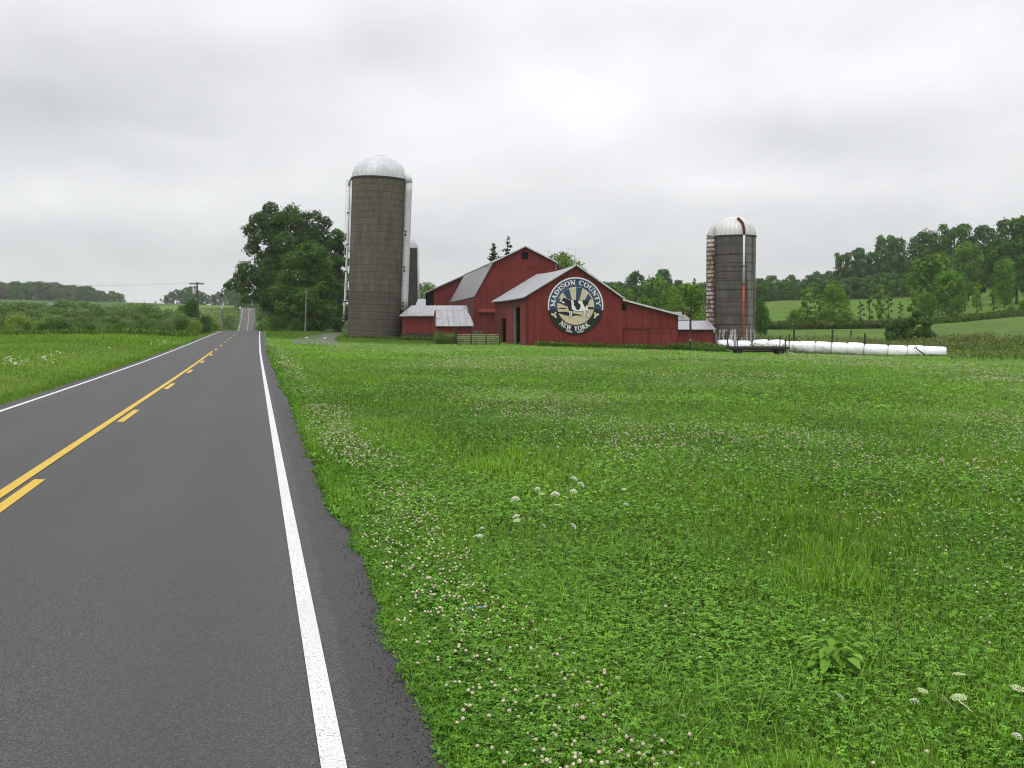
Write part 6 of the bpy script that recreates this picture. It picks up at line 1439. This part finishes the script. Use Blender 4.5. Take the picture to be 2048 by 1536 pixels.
stuff('clover_blossoms', rest, 'petal')

# grit and crumbled tar along the shoulder
Y = 2.6 * (22 / 2.6) ** G.random(5200); lat = .74 + edge_wob(Y) - np.abs(G.normal(0, .10, 5200)); X = road_x(Y) + lat; v, f, c = ball_mesh('g', 2, 4, 1.0, 0, 0); n = len(X)
rr_ = G.uniform(.0014, .0040, n) * (1 + .03 * Y); Z = road_z(Y) - .012 * np.abs(lat + 2.5) + .030 + rr_ * .5; gcol = (G.choice([.02, .045, .09, .18], n, p=[.30, .35, .25, .10])[:, None] * np.array((1, .95, .9)))
gV = (v[None] * rr_[:, None, None] * np.array([1, 1, .7]) + np.stack([X, Y, Z], 1)[:, None]).reshape(-1, 3); gT = (f[None] + (np.arange(n) * len(v))[:, None, None]).reshape(-1, 3)
stuff('gravel', [(gV, gT, np.repeat(gcol, len(f), 0))], 'petal')

# wild carrot: flat white flower heads on tall stems
def umbel(r, seed, closed=0.0):
    rg = np.random.default_rng(seed); mb = MB(); n = 34
    for k in range(n):
        f = math.sqrt((k + .5) / n); a = k * 2.39996; x, y = r * f * math.cos(a), r * f * math.sin(a); z = r * (.55 - .72 * f * f + closed * 1.3 * f * f) + rg.uniform(-.04, .04) * r; q = r * .17
        b = len(mb.v); mb.v += [(x + q * math.cos(j * PI / 3), y + q * math.sin(j * PI / 3), z + .15 * q * (j % 2)) for j in range(6)] + [(x, y, z + q * .5), (x, y, z - q * .4)]
        mb.f += [(b + j, b + (j + 1) % 6, b + 6) for j in range(6)] + [(b + (j + 1) % 6, b + j, b + 7) for j in range(6)]
    me = bpy.data.meshes.new('flower_head'); me.from_pydata(mb.v, [], mb.f); me.update(); return me
flat('umbel_white', (.66, .66, .56), .8, .1, .15, 40); flat('umbel_green', (.40, .46, .24), .8, .1, .2, 40)
def ray_mesh(r):
    mb = MB()
    for k in range(12): a = k * 2 * PI / 12; mb.tube([(0, 0, -r * .55), (r * .75 * math.cos(a), r * .75 * math.sin(a), r * .02)], r * .02, 3, False)
    return mb
def carrot(u, v, Yp, r_px, label, group, lean=0.0, green=False, tilt=0.0):
    p = P(u, v, Yp); g = gz(p.x, p.y); h = max(p.z - g, .08); r = 1.15 * r_px * Yp / 2051
    o = thing('wild_carrot', (p.x - lean * h, p.y, g), 0, label, 'flower', group)
    mb = MB(); mb.tube([(0, 0, -.03), (lean * h * .4, 0, h * .55), (lean * h, 0, h - r * .5)], [.0032, .0027, .0018], 5); mb.build('stem', 'stem_green', o)
    me = umbel(r, int(u * 7 + v), .5 if green else 0.0); me.materials.append(MATS['umbel_green' if green else 'umbel_white']); hd_ = link(bpy.data.objects.new('flower_head', me), o); hd_.location = (lean * h, 0, h); hd_.rotation_euler = (random.uniform(-.15, .25), tilt, 0)
    rm = ray_mesh(r).build('spokes', 'stem_green', hd_)
MG, NG = 'wild carrot flowers in mid field', 'wild carrot flowers near the bottom right corner'
for (u, v, Yp, rp_, le, gr, ti, lab) in ((1030, 999, 8.0, 8.5, -.2, 0, -.1, 'white wild carrot head at the left of the mid field cluster'), (1110.5, 989, 8.0, 9, .05, 0, 0, 'largest white wild carrot head, centre of the mid field cluster'), (1148.4, 958, 8.5, 7, .2, 0, .5, 'white wild carrot head highest at the right of the mid field cluster'), (1162, 969, 8.4, 7, .25, 0, .5, 'white wild carrot head just below the highest right one'), (1147.6, 983, 8.3, 6.5, .1, 0, .2, 'small white wild carrot head to the right of the largest'),
        (1075, 978, 8.3, 5.5, -.1, 0, -.1, 'small white wild carrot head behind, up left of the largest'), (1083.6, 991, 8.2, 6, 0, 1, 0, 'greenish wild carrot head close to the left of the largest'), (1131, 997, 8.1, 5, .1, 1, .2, 'dull pale wild carrot head just right of the largest'), (1115, 1013, 7.7, 6.5, .03, 1, 0, 'greenish closed wild carrot head on a clear upright stem'), (1032.8, 1033, 7.6, 6.5, -.2, 0, -.3, 'pale wild carrot head above the nest shaped one at left'),
        (1034.8, 1044, 7.5, 7, -.2, 1, -.2, 'nest shaped greenish wild carrot head at the left'), (1087.5, 1052, 7.3, 5, -.1, 0, .9, 'sideways white wild carrot head low in the cluster centre'), (1147, 1053, 7.3, 7, .2, 0, .9, 'sideways white wild carrot head low at the right'), (1081.6, 1023, 7.8, 4.5, 0, 1, .6, 'small yellowish wild carrot head inside the cluster'), (964.5, 1057, 7.6, 5, -.1, 0, 0, 'lone white wild carrot head low to the left of the cluster'), (960.5, 1072, 7.5, 5.5, 0, 0, .1, 'flat white wild carrot head below the lone left one'), (951.8, 1073, 7.5, 5, 0, 0, 0, 'flat white wild carrot head farthest left, lowest of three'), (1251.6, 1009, 8.6, 5, 0, 0, .2, 'small white wild carrot head apart at the right of the cluster'), (1247.7, 981, 9.0, 5, 0, 1, 0, 'greenish wild carrot head apart at the right, behind the small white one')):
    carrot(u, v, Yp, rp_, lab, MG, le, gr, ti)
for (u, v, Yp, rp_, le, gr, ti, lab) in ((1888, 1462, 4.45, 15, -.1, 1, .9, 'pale fuzzy wild carrot head, left of three near the bottom right corner'), (1917, 1454, 4.5, 14, .05, 1, -.2, 'pale fuzzy wild carrot head, topmost of three near the bottom right corner'), (1921, 1477, 4.4, 17, .1, 1, .7, 'pale fuzzy wild carrot head, lowest of three near the bottom right corner'), (1828, 1449, 4.5, 10, -.15, 0, .3, 'white wild carrot head nodding left of the fuzzy three'), (1680, 1429, 4.55, 10, 0, 0, 1.3, 'creamy wild carrot head turned on edge among the tall grass'), (1917, 1395, 4.8, 11, .1, 1, 0, 'faint greenish wild carrot head standing above the fuzzy three'), (1844, 1419, 4.6, 10, -.1, 1, .2, 'faint greenish wild carrot head above the nodding white one'), (2034, 1416, 4.6, 13, .1, 1, .1, 'round greenish wild carrot head cut near the right edge'), (2034, 1497, 4.1, 10, 0, 0, .4, 'bright white flower head lowest at the right edge')):
    carrot(u, v, Yp, rp_, lab, NG, le, gr, ti)
# white flowers along the left field
hm = umbel(.05, 5); hm.materials.append(MATS['umbel_white'])
mbs = MB(); mbs.tube([(0, 0, -.4), (0, 0, 0)], .004, 4, False)
for k in range(64):
    u = random.choice([random.uniform(0, 230), random.uniform(0, 130), random.uniform(300, 350)]); v = np.interp(u, [0, 110, 230, 350], [742, 733, 706, 690]) + random.gauss(0, 6); q = hit(u, v)
    if not bool(left_ok(np.array([q.x]), np.array([q.y]))[0]): continue
    o = bpy.data.objects.new('wild_carrot', hm); C.objects.link(o); o.location = q + Vector((0, 0, random.uniform(.2, .4))); s_ = random.uniform(.7, 1.3); o.scale = (s_,) * 3; o.rotation_euler = (random.gauss(0, .3), random.gauss(0, .3), 0)
    tag(o, 'small white wild carrot head scattered in the mown field left of the road', 'flower', 'white wildflowers in the left field')
# broad leaved plant in the clover and two blue flowers by the verge
q = hit(1662, 1352); pl = thing('broad_leaved_plant', q, 0, 'clump of large pale green leaves standing in the clover, lower right', 'plant'); rg = np.random.default_rng(3)
for k in range(46):
    a = rg.uniform(0, 2 * PI); L = rg.uniform(.05, .105); rr_ = rg.uniform(.0, .13); z0 = rg.uniform(.06, .19); el_ = rg.uniform(-.25, .5); V = []; T = []
    d = np.array((math.cos(a), math.sin(a), 0)); s_ = np.array((-math.sin(a), math.cos(a), 0)); b = d * rr_ + np.array((0, 0, z0))
    for i in range(6):
        t_ = i / 5; wv = L * .30 * math.sin(PI * min(.97, .08 + t_ * .9)) ** .8; c_ = b + d * L * t_ + np.array((0, 0, L * (el_ * t_ - .45 * t_ * t_))); V += [c_ - s_ * wv + np.array((0, 0, wv * .35)), c_, c_ + s_ * wv + np.array((0, 0, wv * .35))]
    for i in range(5):
        for j in range(2): a0_ = i * 3 + j; T += [[a0_, a0_ + 1, a0_ + 4], [a0_, a0_ + 4, a0_ + 3]]
    me = fast_mesh('leaf', V, T, np.tile(np.array((.16, .32, .038)) * rg.uniform(.7, 1.25), (len(T), 1)), 'herb', True); link(bpy.data.objects.new('leaf', me), pl)
mb = MB()
for k in range(5): a = k * 1.3; mb.tube([(0, 0, -.02), (.05 * math.cos(a), .05 * math.sin(a), .14)], .004, 5)
mb.build('stem', 'stem_green', pl)
flat('petal_blue', (.16, .20, .55), .7, .2, .15, 30)
for u, v, lab in ((937, 1234, 'blue chicory flower by the verge, left one of a pair'), (957, 1234, 'blue chicory flower by the verge, right one of a pair')):
    q = hit(u, v + 18); o = thing('chicory_flower', q, 0, lab, 'flower', 'blue chicory flowers'); mb = MB(); mb.tube([(0, 0, -.02), (.01, 0, .10)], .0018, 5); mb.build('stem', 'stem_green', o); mb = MB()
    for k in range(10): a = k * PI / 5; mb.quad((.01, 0, .10), (.01 + .014 * math.cos(a - .2), .014 * math.sin(a - .2), .106), (.01 + .017 * math.cos(a), .017 * math.sin(a), .107), (.01 + .014 * math.cos(a + .2), .014 * math.sin(a + .2), .106))
    mb.build('petals', 'petal_blue', o)

# ------------------------------------------------------------------ damp summer air
HAZE = .00015
mb = MB(); mb.box(-3050, 3050, -3050, 3050, -8, 110); hz = mb.build('haze', 'void_shade_black'); hz.data.materials.clear()
m = bpy.data.materials.new('haze'); m.use_nodes = True; m.node_tree.nodes.clear()
pv = m.node_tree.nodes.new('ShaderNodeVolumePrincipled'); pv.inputs['Color'].default_value = (.93, .95, .97, 1); pv.inputs['Density'].default_value = HAZE; pv.inputs['Anisotropy'].default_value = .2
mo = m.node_tree.nodes.new('ShaderNodeOutputMaterial'); m.node_tree.links.new(pv.outputs[0], mo.inputs['Volume']); hz.data.materials.append(m); tag(hz, kind='stuff')
